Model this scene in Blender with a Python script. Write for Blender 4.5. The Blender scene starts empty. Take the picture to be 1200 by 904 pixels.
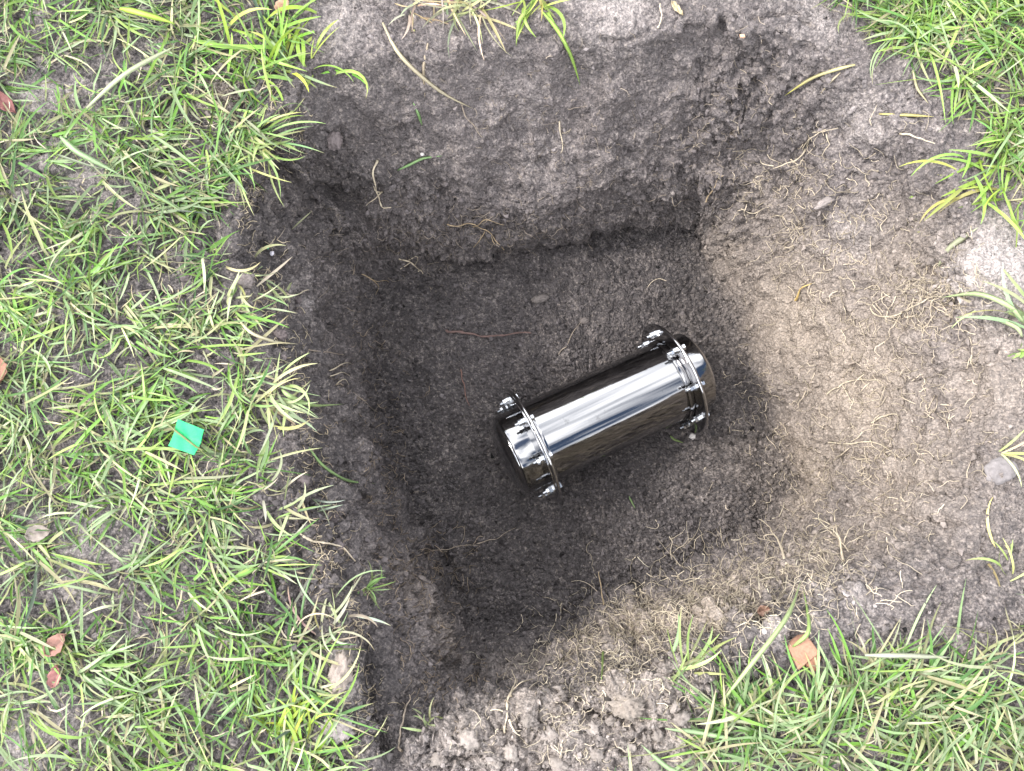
import bpy, math, random
import numpy as np
from mathutils import Matrix, Vector

random.seed(7)
rng = np.random.default_rng(11)
SC = bpy.context.scene
COL = SC.collection
R = math.radians

# ------------------------------------------------------------------ camera
F_PX, NAD = 930.0, (640.0, 606.0)          # focal length in photo pixels, nadir point in the 1200x904 photo
CAM = np.array([0.0, 0.0, 1.0])
nd = np.array([NAD[0]-600, -(NAD[1]-452), -F_PX]); nd /= np.linalg.norm(nd)     # world -z in camera axes
zc = -nd
yc = np.array([0, 1.0, 0]); yc = yc-zc*np.dot(yc, zc); yc /= np.linalg.norm(yc)
xc = np.cross(yc, zc)
W2C = np.stack([xc, yc, zc], axis=1)        # columns: world axes in camera space
C2W = W2C.T
cam = bpy.data.cameras.new('camera')
cam.sensor_width = 36.0; cam.lens = F_PX/1200*36.0
cam.clip_start = 0.01; cam.clip_end = 500
cam_o = bpy.data.objects.new('camera', cam); COL.objects.link(cam_o)
M4 = Matrix.Identity(4)
for i in range(3):
    for j in range(3): M4[i][j] = C2W[i, j]
    M4[i][3] = CAM[i]
cam_o.matrix_world = M4
SC.camera = cam_o

# ------------------------------------------------------------------ light and exposure
SUN_EL, SUN_AZ = R(46), math.atan2(-0.97, 0.10)      # azimuth: x = sin, y = cos
world = bpy.data.worlds.new('World'); SC.world = world; world.use_nodes = True
wn, wl = world.node_tree.nodes, world.node_tree.links
bg = wn['Background']; bg.inputs['Strength'].default_value = 0.075
sky = wn.new('ShaderNodeTexSky'); sky.sky_type = 'NISHITA'; sky.sun_disc = False
sky.sun_elevation = SUN_EL; sky.sun_rotation = SUN_AZ % (2*math.pi)
sky.dust_density = 2.0
tc = wn.new('ShaderNodeTexCoord')
nz = wn.new('ShaderNodeTexNoise'); nz.inputs['Scale'].default_value = 2.2; nz.inputs['Detail'].default_value = 6
rp = wn.new('ShaderNodeValToRGB'); rp.color_ramp.elements[0].position = 0.42; rp.color_ramp.elements[1].position = 0.57
mx = wn.new('ShaderNodeMix'); mx.data_type = 'RGBA'
mx.inputs[7].default_value = (23.0, 23.0, 23.3, 1)
wl.new(tc.outputs['Generated'], nz.inputs['Vector']); wl.new(nz.outputs['Fac'], rp.inputs['Fac'])
wl.new(rp.outputs['Color'], mx.inputs[0]); wl.new(sky.outputs['Color'], mx.inputs[6])
wl.new(mx.outputs[2], bg.inputs['Color'])
sl = bpy.data.lights.new('sun', 'SUN'); sl.energy = 1.5; sl.angle = R(10); sl.color = (1.0, 0.95, 0.89)
so = bpy.data.objects.new('sun', sl); COL.objects.link(so)
sd = Vector((math.sin(SUN_AZ)*math.cos(SUN_EL), math.cos(SUN_AZ)*math.cos(SUN_EL), math.sin(SUN_EL)))
so.rotation_euler = sd.to_track_quat('Z', 'Y').to_euler()
SC.view_settings.view_transform = 'Standard'; SC.view_settings.look = 'None'
SC.view_settings.exposure = 1.52; SC.view_settings.gamma = 1.0

# ------------------------------------------------------------------ helpers
def at(px, py, z):
    d = C2W @ np.array([px-600.0, -(py-452.0), -F_PX])
    return CAM + d*((z-CAM[2])/d[2])

def project(P):
    c = (P-CAM) @ W2C.T
    return 600+F_PX*c[:, 0]/-c[:, 2], 452-F_PX*c[:, 1]/-c[:, 2], -c[:, 2]

def tag(o, label=None, cat=None, group=None, kind=None):
    for k, v in (('label', label), ('category', cat), ('group', group), ('kind', kind)):
        if v: o[k] = v
    return o

def mesh_obj(name, V, Fs, mat=None, parent=None, smooth=True, col=None):
    me = bpy.data.meshes.new(name)
    V = np.asarray(V, dtype=np.float32).reshape(-1, 3)
    if isinstance(Fs, np.ndarray):
        n, k = Fs.shape
        me.vertices.add(len(V)); me.vertices.foreach_set('co', V.ravel())
        me.loops.add(n*k); me.loops.foreach_set('vertex_index', Fs.astype(np.int32).ravel())
        me.polygons.add(n)
        me.polygons.foreach_set('loop_start', np.arange(0, n*k, k, dtype=np.int32))
        me.update(calc_edges=True)
    else:
        me.from_pydata([tuple(map(float, v)) for v in V], [], [tuple(map(int, f)) for f in Fs])
    me.polygons.foreach_set('use_smooth', np.full(len(me.polygons), smooth))
    if col is not None:
        a = me.color_attributes.new('tint', 'FLOAT_COLOR', 'POINT')
        c = np.ones((len(V), 4), dtype=np.float32); c[:, :3] = col
        a.data.foreach_set('color', c.ravel())
    me.update()
    if mat: me.materials.append(mat)
    o = bpy.data.objects.new(name, me); COL.objects.link(o)
    if parent: o.parent = parent
    return o

def hash3(i, j, k, s):
    h = (i.astype(np.uint32)*np.uint32(374761393) + j.astype(np.uint32)*np.uint32(668265263)
         + k.astype(np.uint32)*np.uint32(2147483647) + np.uint32(s*362437+12345))
    h = (h ^ (h >> np.uint32(13)))*np.uint32(1274126177)
    h = (h ^ (h >> np.uint32(15)))*np.uint32(2246822519)
    return h ^ (h >> np.uint32(16))

def noise(P, sc, s=0):
    Q = P*sc; I = np.floor(Q).astype(np.int64); f = (Q-I).astype(np.float32)
    u = f*f*f*(f*(f*6-15)+10)
    out = np.zeros(len(P), np.float32)
    for a in (0, 1):
        for b in (0, 1):
            for c in (0, 1):
                h = hash3(I[:, 0]+a, I[:, 1]+b, I[:, 2]+c, s)
                gx = (h & np.uint32(1023)).astype(np.float32)/511.5-1
                gy = ((h >> np.uint32(10)) & np.uint32(1023)).astype(np.float32)/511.5-1
                gz = ((h >> np.uint32(20)) & np.uint32(1023)).astype(np.float32)/511.5-1
                w = (u[:, 0] if a else 1-u[:, 0])*(u[:, 1] if b else 1-u[:, 1])*(u[:, 2] if c else 1-u[:, 2])
                out += w*(gx*(f[:, 0]-a)+gy*(f[:, 1]-b)+gz*(f[:, 2]-c))
    return out

def fbm(P, sc, oct_=4, s=0, gain=0.5):
    o = np.zeros(len(P), np.float32); a = 1.0
    for k in range(oct_):
        o += a*noise(P, sc*2.03**k, s+k*17); a *= gain
    return o

def cells(P, sc, s=0):
    """height of round crumbs: 1 at a crumb's middle, 0 in the joint"""
    Q = P*sc; B = np.floor(Q-0.5).astype(np.int64)
    best = np.full(len(P), 9.0, np.float32); bh = np.zeros(len(P), np.float32)
    for a in (0, 1):
        for b in (0, 1):
            for c in (0, 1):
                I = B+np.array([a, b, c])
                h = hash3(I[:, 0], I[:, 1], I[:, 2], s)
                ox = (h & np.uint32(1023)).astype(np.float32)/1023
                oy = ((h >> np.uint32(10)) & np.uint32(1023)).astype(np.float32)/1023
                oz = ((h >> np.uint32(20)) & np.uint32(1023)).astype(np.float32)/1023
                d = (I[:, 0]+.15+.7*ox-Q[:, 0])**2+(I[:, 1]+.15+.7*oy-Q[:, 1])**2+(I[:, 2]+.15+.7*oz-Q[:, 2])**2
                m = d < best
                best = np.where(m, d, best); bh = np.where(m, ox*.6+oz*.4, bh)
    return np.clip(1-best*1.5, 0, 1)*(0.35+0.65*bh)

# ------------------------------------------------------------------ materials
def new_mat(name):
    m = bpy.data.materials.new(name); m.use_nodes = True
    return m, m.node_tree.nodes, m.node_tree.links, m.node_tree.nodes['Principled BSDF']

def mixc(n, l, fac, a, b, mode='MIX'):
    m = n.new('ShaderNodeMix'); m.data_type = 'RGBA'; m.blend_type = mode
    for s, v in ((0, fac), (6, a), (7, b)):
        if hasattr(v, 'is_linked'): l.new(v, m.inputs[s])
        elif s == 0: m.inputs[0].default_value = v
        else: m.inputs[s].default_value = (*v, 1)
    return m.outputs[2]

def tex_noise(n, l, vec, scale, detail=5, rough=0.6):
    t = n.new('ShaderNodeTexNoise'); t.inputs['Scale'].default_value = scale
    t.inputs['Detail'].default_value = detail; t.inputs['Roughness'].default_value = rough
    l.new(vec, t.inputs['Vector']); return t.outputs['Fac']

def ramp(n, l, fac, p0, p1):
    r = n.new('ShaderNodeMapRange'); r.inputs[1].default_value = p0; r.inputs[2].default_value = p1
    r.clamp = True; l.new(fac, r.inputs[0]); return r.outputs[0]

def soil_material():
    m, n, l, b = new_mat('soil')
    geo = n.new('ShaderNodeNewGeometry'); pos = geo.outputs['Position']
    def attr(name):
        a = n.new('ShaderNodeAttribute'); a.attribute_name = name; return a.outputs['Fac']
    dark, grey, sand, pale = (0.029, 0.0265, 0.0275), (0.120, 0.106, 0.106), (0.245, 0.207, 0.172), (0.36, 0.33, 0.32)
    n1 = tex_noise(n, l, pos, 30, 8, .68); n2 = tex_noise(n, l, pos, 160, 4, .7); n3 = tex_noise(n, l, pos, 330, 3, .7)
    def mod(a, amt, off=0.0):
        # attribute + noise, clamped
        x = n.new('ShaderNodeMath'); x.operation = 'MULTIPLY_ADD'
        l.new(n1, x.inputs[0]); x.inputs[1].default_value = amt; x.inputs[2].default_value = -amt*.5+off
        y = n.new('ShaderNodeMath'); y.operation = 'MULTIPLY_ADD'
        l.new(n2, y.inputs[0]); y.inputs[1].default_value = amt*1.5; y.inputs[2].default_value = -amt*.75
        z = n.new('ShaderNodeMath'); z.operation = 'ADD'; l.new(x.outputs[0], z.inputs[0]); l.new(y.outputs[0], z.inputs[1])
        w = n.new('ShaderNodeMath'); w.operation = 'ADD'; w.use_clamp = True
        l.new(z.outputs[0], w.inputs[0]); l.new(a, w.inputs[1]); return w.outputs[0]
    c = mixc(n, l, mod(attr('dry'), .9), dark, grey)
    c = mixc(n, l, mod(attr('sand'), .6, -.02), c, sand)
    c = mixc(n, l, mod(attr('pale'), .8, -.05), c, pale)
    g = ramp(n, l, n3, .42, .70)
    c = mixc(n, l, g, c, mixc(n, l, 1.0, c, (2.1, 2.05, 2.0), 'MULTIPLY'))
    sp = n.new('ShaderNodeTexVoronoi'); sp.inputs['Scale'].default_value = 340; l.new(pos, sp.inputs['Vector'])
    hs = n.new('ShaderNodeSeparateColor'); l.new(sp.outputs['Color'], hs.inputs[0])
    c = mixc(n, l, ramp(n, l, hs.outputs[0], .955, .97), c, mixc(n, l, .35, c, (.36, .31, .27)))
    l.new(c, b.inputs['Base Color'])
    rr = n.new('ShaderNodeMapRange'); rr.inputs[3].default_value = .62; rr.inputs[4].default_value = .95
    l.new(n2, rr.inputs[0]); l.new(rr.outputs[0], b.inputs['Roughness'])
    b.inputs['Specular IOR Level'].default_value = .35
    v = n.new('ShaderNodeTexVoronoi'); v.inputs['Scale'].default_value = 250; l.new(pos, v.inputs['Vector'])
    bm1 = n.new('ShaderNodeBump'); bm1.inputs['Strength'].default_value = .8; bm1.inputs['Distance'].default_value = .0036
    bm1.invert = True; l.new(v.outputs['Distance'], bm1.inputs['Height'])
    bm2 = n.new('ShaderNodeBump'); bm2.inputs['Strength'].default_value = .7; bm2.inputs['Distance'].default_value = .0042
    l.new(tex_noise(n, l, pos, 270, 4, .7), bm2.inputs['Height']); l.new(bm1.outputs[0], bm2.inputs['Normal'])
    l.new(bm2.outputs[0], b.inputs['Normal'])
    return m

def tint_material(name, rough, spec=.4, transl=0.0, grain=0.3, gscale=300, bump=0.0):
    m, n, l, b = new_mat(name)
    a = n.new('ShaderNodeAttribute'); a.attribute_name = 'tint'
    geo = n.new('ShaderNodeNewGeometry')
    nn = tex_noise(n, l, geo.outputs['Position'], gscale, 4, .65)
    f = n.new('ShaderNodeMapRange'); f.inputs[3].default_value = 1-grain; f.inputs[4].default_value = 1+grain
    l.new(nn, f.inputs[0])
    vm = n.new('ShaderNodeVectorMath'); vm.operation = 'SCALE'
    l.new(a.outputs['Color'], vm.inputs[0]); l.new(f.outputs[0], vm.inputs['Scale'])
    l.new(vm.outputs[0], b.inputs['Base Color'])
    b.inputs['Roughness'].default_value = rough; b.inputs['Specular IOR Level'].default_value = spec
    if bump:
        bp = n.new('ShaderNodeBump'); bp.inputs['Strength'].default_value = .7; bp.inputs['Distance'].default_value = bump
        l.new(nn, bp.inputs['Height']); l.new(bp.outputs[0], b.inputs['Normal'])
    if transl:
        tr = n.new('ShaderNodeBsdfTranslucent'); l.new(vm.outputs[0], tr.inputs['Color'])
        ms = n.new('ShaderNodeMixShader'); ms.inputs[0].default_value = transl
        l.new(b.outputs[0], ms.inputs[1]); l.new(tr.outputs[0], ms.inputs[2])
        l.new(ms.outputs[0], n['Material Output'].inputs['Surface'])
    return m

def steel_material(name, rough, base=(.70, .69, .68), brushed=True):
    m, n, l, b = new_mat(name)
    b.inputs['Base Color'].default_value = (*base, 1); b.inputs['Metallic'].default_value = 1
    tcn = n.new('ShaderNodeTexCoord'); mp = n.new('ShaderNodeMapping')
    mp.inputs['Scale'].default_value = (4, 90, 90) if brushed else (60, 60, 60)
    l.new(tcn.outputs['Object'], mp.inputs['Vector'])
    nn = tex_noise(n, l, mp.outputs[0], 1.6, 5, .7)
    r = n.new('ShaderNodeMapRange'); r.inputs[3].default_value = rough*.5; r.inputs[4].default_value = rough*1.7
    l.new(nn, r.inputs[0]); l.new(r.outputs[0], b.inputs['Roughness'])
    bp = n.new('ShaderNodeBump'); bp.inputs['Strength'].default_value = .12; bp.inputs['Distance'].default_value = .0006
    l.new(nn, bp.inputs['Height']); l.new(bp.outputs[0], b.inputs['Normal'])
    d = tex_noise(n, l, tcn.outputs['Object'], 45, 6, .7)
    l.new(mixc(n, l, ramp(n, l, d, .62, .78), base, tuple(v*.55 for v in base)), b.inputs['Base Color'])
    return m

M_SOIL = soil_material()
M_CRUMB = tint_material('soil_crumb', .9, .2, 0, .45, 420, .0012)
M_GRASS = tint_material('grass_blade', .40, .5, .25, .25, 160)
M_ROOT = tint_material('root', .75, .25, .1, .25, 500)
M_LEAF = tint_material('dead_leaf', .6, .35, .12, .4, 220, .0008)
M_STONE = tint_material('stone', .85, .25, 0, .4, 260, .0015)
M_PLASTIC = tint_material('green_plastic', .5, .4, .1, .3, 160, .0006)
M_STEEL = steel_material('polished_steel', .05, (.265, .265, .27))
M_PLATE = steel_material('flange_steel', .07, (.46, .46, .47), brushed=False)
M_ZINC = steel_material('zinc_fastener', .22, (.60, .62, .65), brushed=False)

# ------------------------------------------------------------------ the pit: contours (photo pixel, height) -> plan
D = 0.42
FLOOR = [(436,345),(470,326),(500,318),(560,308),(620,294),(700,276),(760,268),(812,272),(845,330),(868,400),(890,460),(915,520),
         (938,572),(915,605),(850,640),(780,672),(700,702),(620,735),(565,748),(543,722),(520,670),(492,620),(472,570),(455,500),(443,420)]
MID = [(398,232,-.20),(440,226,-.21),(500,232,-.23),(560,232,-.23),(620,226,-.23),(700,222,-.23),(780,206,-.22),(850,190,-.20),(905,215,-.19),
       (950,290,-.20),(985,370,-.21),(1010,450,-.21),(1020,530,-.20),(1005,595,-.19),(950,640,-.19),(880,672,-.2),(800,712,-.2),(720,752,-.2),
       (640,780,-.2),(575,800,-.2),(545,806,-.20),(512,790,-.18),(490,740,-.17),(462,690,-.16),(440,640,-.16),(420,560,-.16),(400,480,-.16),(372,400,-.15),(350,330,-.15),(345,275,-.16),(360,240,-.18)]
RIM = [(338,120),(310,165),(282,210),(278,260),(292,330),(318,390),(335,440),(345,520),(352,570),(372,640),(398,700),(412,760),(425,830),(440,885),
       (480,880),(530,858),(590,842),(650,828),(720,806),(800,776),(870,748),(950,715),(1040,684),(1110,640),(1150,560),(1168,450),(1155,350),
       (1135,270),(1105,200),(1065,140),(1015,92),(960,55),(900,30),(850,18),(790,26),(730,44),(680,36),(600,44),(520,58),(440,62),(372,70)]
fl = np.array([at(x, y, -D) for x, y in FLOOR])
C0 = at(688, 505, -D)[:2]
def polar(pts):
    pts = np.asarray(pts); d = pts[:, :2]-C0
    th = np.arctan2(d[:, 1], d[:, 0]) % (2*np.pi); r = np.hypot(d[:, 0], d[:, 1])
    o = np.argsort(th); return th[o], r[o], pts[o, 2]
NT = 1640
TH = np.arange(NT)*2*np.pi/NT
def contour(pts, sig):
    th, r, z = polar(pts)
    th = np.concatenate([th-2*np.pi, th, th+2*np.pi])
    rr = np.interp(TH, th, np.tile(r, 3)); zz = np.interp(TH, th, np.tile(z, 3))
    k = np.exp(-.5*(np.arange(-40, 41)/sig)**2); k /= k.sum()
    pad = lambda a: np.convolve(np.concatenate([a[-40:], a, a[:40]]), k, 'valid')
    return pad(rr), pad(zz)
rF, zF = contour(fl, 5)
rM, zM = contour([at(x, y, z) for x, y, z in MID], 7)
rR, zR = contour([at(x, y, 0.0) for x, y in RIM], 6)
cx, cy = np.cos(TH), np.sin(TH)
jit = lambda s, f, a: a*noise(np.stack([cx*f, cy*f, np.full(NT, s*3.7)], 1), 1.0, s)
rR = rR+jit(1, 9, .022)+jit(2, 26, .014)
rM = rM+jit(3, 8, .016)+jit(4, 22, .010)
rF = rF+jit(5, 5, .022)+jit(8, 14, .014)
# the far wall is undercut at its foot: a lip stands out over the floor
ang_w = lambda a0, a1, s: 1/(1+np.exp(-(TH-a0)/s))*1/(1+np.exp((TH-a1)/s))
topw = ang_w(R(58), R(130), .06)
rL = rF+(rM-rF)*.10-.017*topw*(1+jit(6, 12, .8)); zL = zF+.035+.012*topw
rF2 = rF+.012*topw
segs = []     # (r, z, part) rings
def lerp(a, b, t): return a+(b-a)*t
for i in range(112):
    t = (i+.6)/112; segs.append((rF2*t, zF+0*t, 0))
for i in range(14): t = i/14; segs.append((lerp(rF2, rL, t), lerp(zF, zL, t), 0 if i < 3 else 1))
for i in range(76): t = i/76; segs.append((lerp(rL, rM, t), lerp(zL, zM, t), 1))
for i in range(80): t = i/80; segs.append((lerp(rM, rR, t), lerp(zM, zR, t), 1))
rO = rR+.15
for i in range(72): t = i/72; segs.append((lerp(rR, rO, t), lerp(zR, zR*0, t), 2))
rX = np.full(NT, 1.42)
for i in range(112): t = i/112; segs.append((lerp(rO, rX, t**1.15), zR*0, 2))
for i in range(30): segs.append((rX*(1.13**(i+.0))+.0*i, zR*0, 2))
segs.append((np.full(NT, 120.0), zR*0, 2))
RR = np.stack([s[0] for s in segs]); ZZ = np.stack([s[1] for s in segs]); PART = np.array([s[2] for s in segs])
NR = len(segs); NFINE = 112+14+76+80+72+112
def ring_smooth(A, sig, lo, hi):
    k = np.exp(-.5*(np.arange(-12, 13)/sig)**2); k /= k.sum(); B = A.copy()
    acc = np.zeros_like(A[lo:hi])
    for q, w in zip(range(-12, 13), k): acc += w*A[lo+q:hi+q]
    B[lo:hi] = acc; return B
RR = ring_smooth(RR, 2.6, 94, 350); ZZ = ring_smooth(ZZ, 2.6, 94, 350)
P = np.stack([C0[0]+RR*cx, C0[1]+RR*cy, ZZ], -1)              # NR, NT, 3

def grid_normals(P):
    dt = np.roll(P, -1, 1)-np.roll(P, 1, 1)
    dr = np.empty_like(P); dr[1:-1] = P[2:]-P[:-2]; dr[0] = P[1]-P[0]; dr[-1] = P[-1]-P[-2]
    n = np.cross(dr, dt); n /= np.linalg.norm(n, axis=-1, keepdims=True)+1e-12
    return n
N0 = grid_normals(P)
class Lookup:
    def __init__(s, P, N):
        s.V = P[:NFINE].reshape(-1, 3); s.N = N[:NFINE].reshape(-1, 3)
        x, y, d = project(s.V)
        ix, iy = ((x+120)/2).astype(int), ((y+120)/2).astype(int)
        ok = (ix >= 0) & (ix < 720) & (iy >= 0) & (iy < 572)
        o = np.nonzero(ok)[0]; o = o[np.argsort(-d[o])]
        s.buf = np.full((572, 720), -1, np.int64); s.buf[iy[o], ix[o]] = o
    def idx(s, px, py):
        a, b = int((px+120)/2), int((py+120)/2)
        for k in range(0, 14):
            w = s.buf[max(b-k, 0):b+k+1, max(a-k, 0):a+k+1]; w = w[w >= 0]
            if len(w): return w[len(w)//2]
        return 0
    def __call__(s, px, py):
        i = s.idx(px, py); return s.V[i], s.N[i]
S0 = Lookup(P, N0)
V = P.reshape(-1, 3); VN = N0.reshape(-1, 3)
fine = np.arange(NR*NT) < NFINE*NT
Vf = V[fine]
part_v = np.repeat(PART, NT)
pf = part_v[fine]

def blob(px, py, rpx):
    c, _ = S0(px, py); r = rpx*(1.0-c[2])/F_PX
    return np.exp(-((Vf-c)**2).sum(1)/(r*r))
def blobs(lst):
    o = np.zeros(len(Vf), np.float32)
    for x, y, r, w in lst: o = np.maximum(o, w*blob(x, y, r))
    return o
# smooth spade-cut faces, crumbly patches
smoothm = blobs([(420,130,70,.8),(520,120,90,.7),(640,100,90,.8),(640,180,80,.6),(560,190,70,.6),(760,110,80,.5),(310,300,35,.9),(330,380,30,.8),
                 (390,500,40,.6),(440,620,40,.8),(430,800,30,.9),(1000,130,50,.7),(1040,160,50,.6),(1000,280,50,.7),(1080,420,60,.5),(1160,310,60,.9),
                 (400,40,50,.5),(720,20,60,.8),(890,20,50,.7),(960,480,60,.4),(1000,610,60,.3),(900,380,80,.8),(960,330,70,.7),(1040,400,80,.8),(1000,480,90,.75),(930,520,70,.7),(1080,480,80,.7),(1080,560,80,.6),(980,590,70,.6)])
crumb = blobs([(470,260,80,.9),(860,110,60,.9),(820,230,70,.8),(520,770,60,.9),(480,700,60,.8),(640,860,120,.5),(800,820,100,.4),(520,880,90,.7),(420,250,60,.9),
               (730,740,70,.7),(860,700,70,.8),(370,600,50,.9),(350,700,50,.7),(1100,330,60,.4),(380,180,40,.8),(680,870,120,.4),(260,110,40,.8)])
rough = np.clip(.72+.95*crumb-.55*smoothm+.5*fbm(Vf, 12, 2, 99), .14, 1.7)
rough = np.where(pf == 0, np.maximum(1.05, rough), np.where(pf == 1, rough*1.3, rough))
disp = np.zeros(len(Vf), np.float32)
wallm = np.where(pf == 1, 1.0, np.where(pf == 2, .7, .55)).astype(np.float32)
disp += wallm*.020*fbm(Vf, 9, 3, 1)
disp += wallm*.011*fbm(Vf, 30, 4, 5)*(.5+rough)
# streaky spade marks down the far wall
disp += .004*np.where(pf == 1, 1, 0)*noise(Vf*np.array([1.0, .5, .30]), 45, 9)+.002*smoothm*noise(Vf*np.array([1.0, .5, .25]), 120, 10)
clump = np.clip(.35+1.9*noise(Vf, 20, 31)+.9*crumb, 0, 1.4)
warp = Vf+.004*np.stack([noise(Vf, 90, 71), noise(Vf, 90, 72), noise(Vf, 90, 73)], 1)
disp += rough*clump*.0095*(cells(warp, 78, 21)-.3)
disp += rough*(.35+.65*clump)*.0072*(cells(warp, 145, 23)-.3)
disp += (.3+.7*rough)*.0048*(cells(warp, 260, 25)-.3)
disp += rough*.0040*fbm(Vf, 95, 4, 41, .62)
# ragged little scarps where soil broke away
rid = 1-np.abs(fbm(Vf*np.array([1, 1, 1.6]), 17, 3, 47))*4.0
disp -= np.clip(rough-.25, 0, 1.2)*.009*np.clip(rid-.72, 0, 1)/.28*np.where(pf == 0, .3, 1)
# cracks, grooves and hollows
def seg_dist(poly):
    pts = np.array([S0(x, y)[0] for x, y in poly]); best = np.full(len(Vf), 9.0, np.float32)
    lo, hi = pts.min(0)-.05, pts.max(0)+.05
    m = np.nonzero(((Vf > lo) & (Vf < hi)).all(1))[0]; Q = Vf[m]
    Q = Q+.006*np.stack([noise(Q, 45, 51), noise(Q, 45, 52), noise(Q, 45, 53)], 1)
    b = np.full(len(m), 9.0)
    for a, c in zip(pts[:-1], pts[1:]):
        ab = c-a; t = np.clip(((Q-a)@ab)/(ab@ab+1e-9), 0, 1)
        b = np.minimum(b, np.linalg.norm(Q-a-t[:, None]*ab, axis=1))
    best[m] = b; return best
def carve(poly, depth, w):
    global disp
    d = seg_dist(poly); disp -= depth*np.exp(-(d/w)**2)
carve([(322,180),(345,215),(375,222),(408,240),(440,262)], .022, .010)
carve([(398,226),(412,240)], .035, .014)
carve([(300,225),(318,300),(338,370),(372,440),(398,500),(415,560),(440,620),(455,650)], .036, .009)
carve([(345,300),(372,380),(405,450),(432,540),(452,610)], .022, .007)
carve([(410,560),(440,600),(462,640)], .014, .006)
carve([(322,300),(345,322),(352,340)], .016, .009)
carve([(960,130),(985,165),(1012,192)], .009, .0035)
carve([(845,20),(848,45),(850,60)], .016, .005)
carve([(880,20),(930,12),(955,30)], .010, .004)
carve([(830,190),(815,215),(812,240),(818,262)], .014, .008)
carve([(850,108),(880,95),(905,85)], .008, .006)
carve([(700,45),(724,52),(760,36)], .008, .004)
carve([(1090,465),(1100,490),(1112,510)], .010, .004)
carve([(1098,545),(1090,560)], .010, .004)
carve([(548,735),(556,770),(562,800)], .014, .007)
carve([(436,735),(446,800),(455,850),(462,890)], .055, .012)
carve([(520,655),(545,720)], .012, .008)
carve([(940,690),(1000,700),(1050,690)], .006, .006)
carve([(690,836),(735,838),(752,828)], .014, .006)
carve([(880,700),(890,735),(930,750)], .012, .008)
carve([(1005,420),(995,430)], .009, .004); carve([(862,322),(868,330)], .010, .004); carve([(996,318),(1004,326)], .009, .004)
carve([(1095,555),(1100,530)], .008, .004)
carve([(450,300),(475,292),(520,270),(590,262)], .010, .010)
carve([(700,255),(760,248),(800,238)], .010, .008)
carve([(955,395),(940,350)], .002, .01)
def bump_at(px, py, rpx, h):
    global disp
    disp += h*blob(px, py, rpx)
for b_ in [(425,262,30,.010),(470,255,40,.012),(520,255,35,.010),(640,246,40,.008),(870,130,22,.010),(840,150,25,.008),(505,745,35,.014),(500,800,35,.010),
           (735,815,26,.014),(600,810,18,.008),(575,790,14,.010),(380,600,26,.010),(400,330,22,.008),(905,735,18,.012),(1035,340,26,.006),(1010,270,24,.006),
           (1165,305,40,.012),(1170,548,0.1,0),(380,140,24,.010),(800,820,40,.010),(560,860,40,.012),(670,870,40,.012),(265,100,25,-.020),(600,530,30,-.006),(820,450,30,-.006)]:
    if b_[3]: bump_at(*b_)
for b_ in [(560,470,26,.012),(600,440,26,.012),(660,410,26,.012),(720,385,22,.010),(700,560,26,.010),(750,535,26,.012),(800,510,22,.010),(570,520,22,.010),(600,580,24,.008),(845,440,22,.010),(700,490,60,-.012),(600,545,30,-.010)]: bump_at(*b_)
for b_ in [(350,320,18,.012),(362,360,18,.012),(385,420,20,.012),(405,470,20,.010),(425,530,20,.010),(445,590,18,.010),(370,300,25,.012),(400,330,24,.012)]: bump_at(*b_)
Vd = V.copy(); Vd[fine] = Vf+VN[fine]*disp[:, None]
# far lawn keeps a gentle undulation
far = ~fine
Vd[far, 2] += .02*noise(V[far]*np.array([1, 1, 0]), 2.0, 77)*np.clip(6-np.linalg.norm(V[far, :2], axis=1), 0, 1)
Pd = Vd.reshape(NR, NT, 3)
Nd = grid_normals(Pd)
S = Lookup(Pd, Nd)

def poly_in(px, py, poly):
    ins = np.zeros(len(px), bool); n = len(poly)
    for k in range(n):
        (x1, y1), (x2, y2) = poly[k], poly[(k+1) % n]
        m = ((y1 > py) != (y2 > py)) & (px < (x2-x1)*(py-y1)/(y2-y1+1e-9)+x1)
        ins ^= m
    return ins
LAWN_LEFT = [(-2500,-2000),(300,-2000),(345,-60),(345,40),(332,110),(292,175),(258,215),(258,270),(270,340),(290,385),(305,440),(310,500),(312,560),(328,620),(358,690),(380,750),(392,810),(420,904),(420,2500),(-2500,2500)]
LAWN_TR = [(960,-2000),(3500,-2000),(3500,245),(1225,245),(1175,205),(1150,145),(1115,92),(1070,62),(1020,42),(980,8),(960,-60)]
LAWN_BR = [(3500,690),(1215,715),(1150,760),(1090,770),(1040,755),(1000,775),(960,800),(905,805),(865,800),(840,825),(810,870),(790,900),(740,960),(600,2500),(3500,2500)]
LAWN_TOP = [(345,-2000),(930,-2000),(930,-70),(640,-55),(345,-40)]
LAWN_BACK = [(420,960),(700,970),(600,2500),(420,2500)]
LAWN_RIGHT = [(1260,256),(3500,256),(3500,690),(1240,690)]
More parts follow.
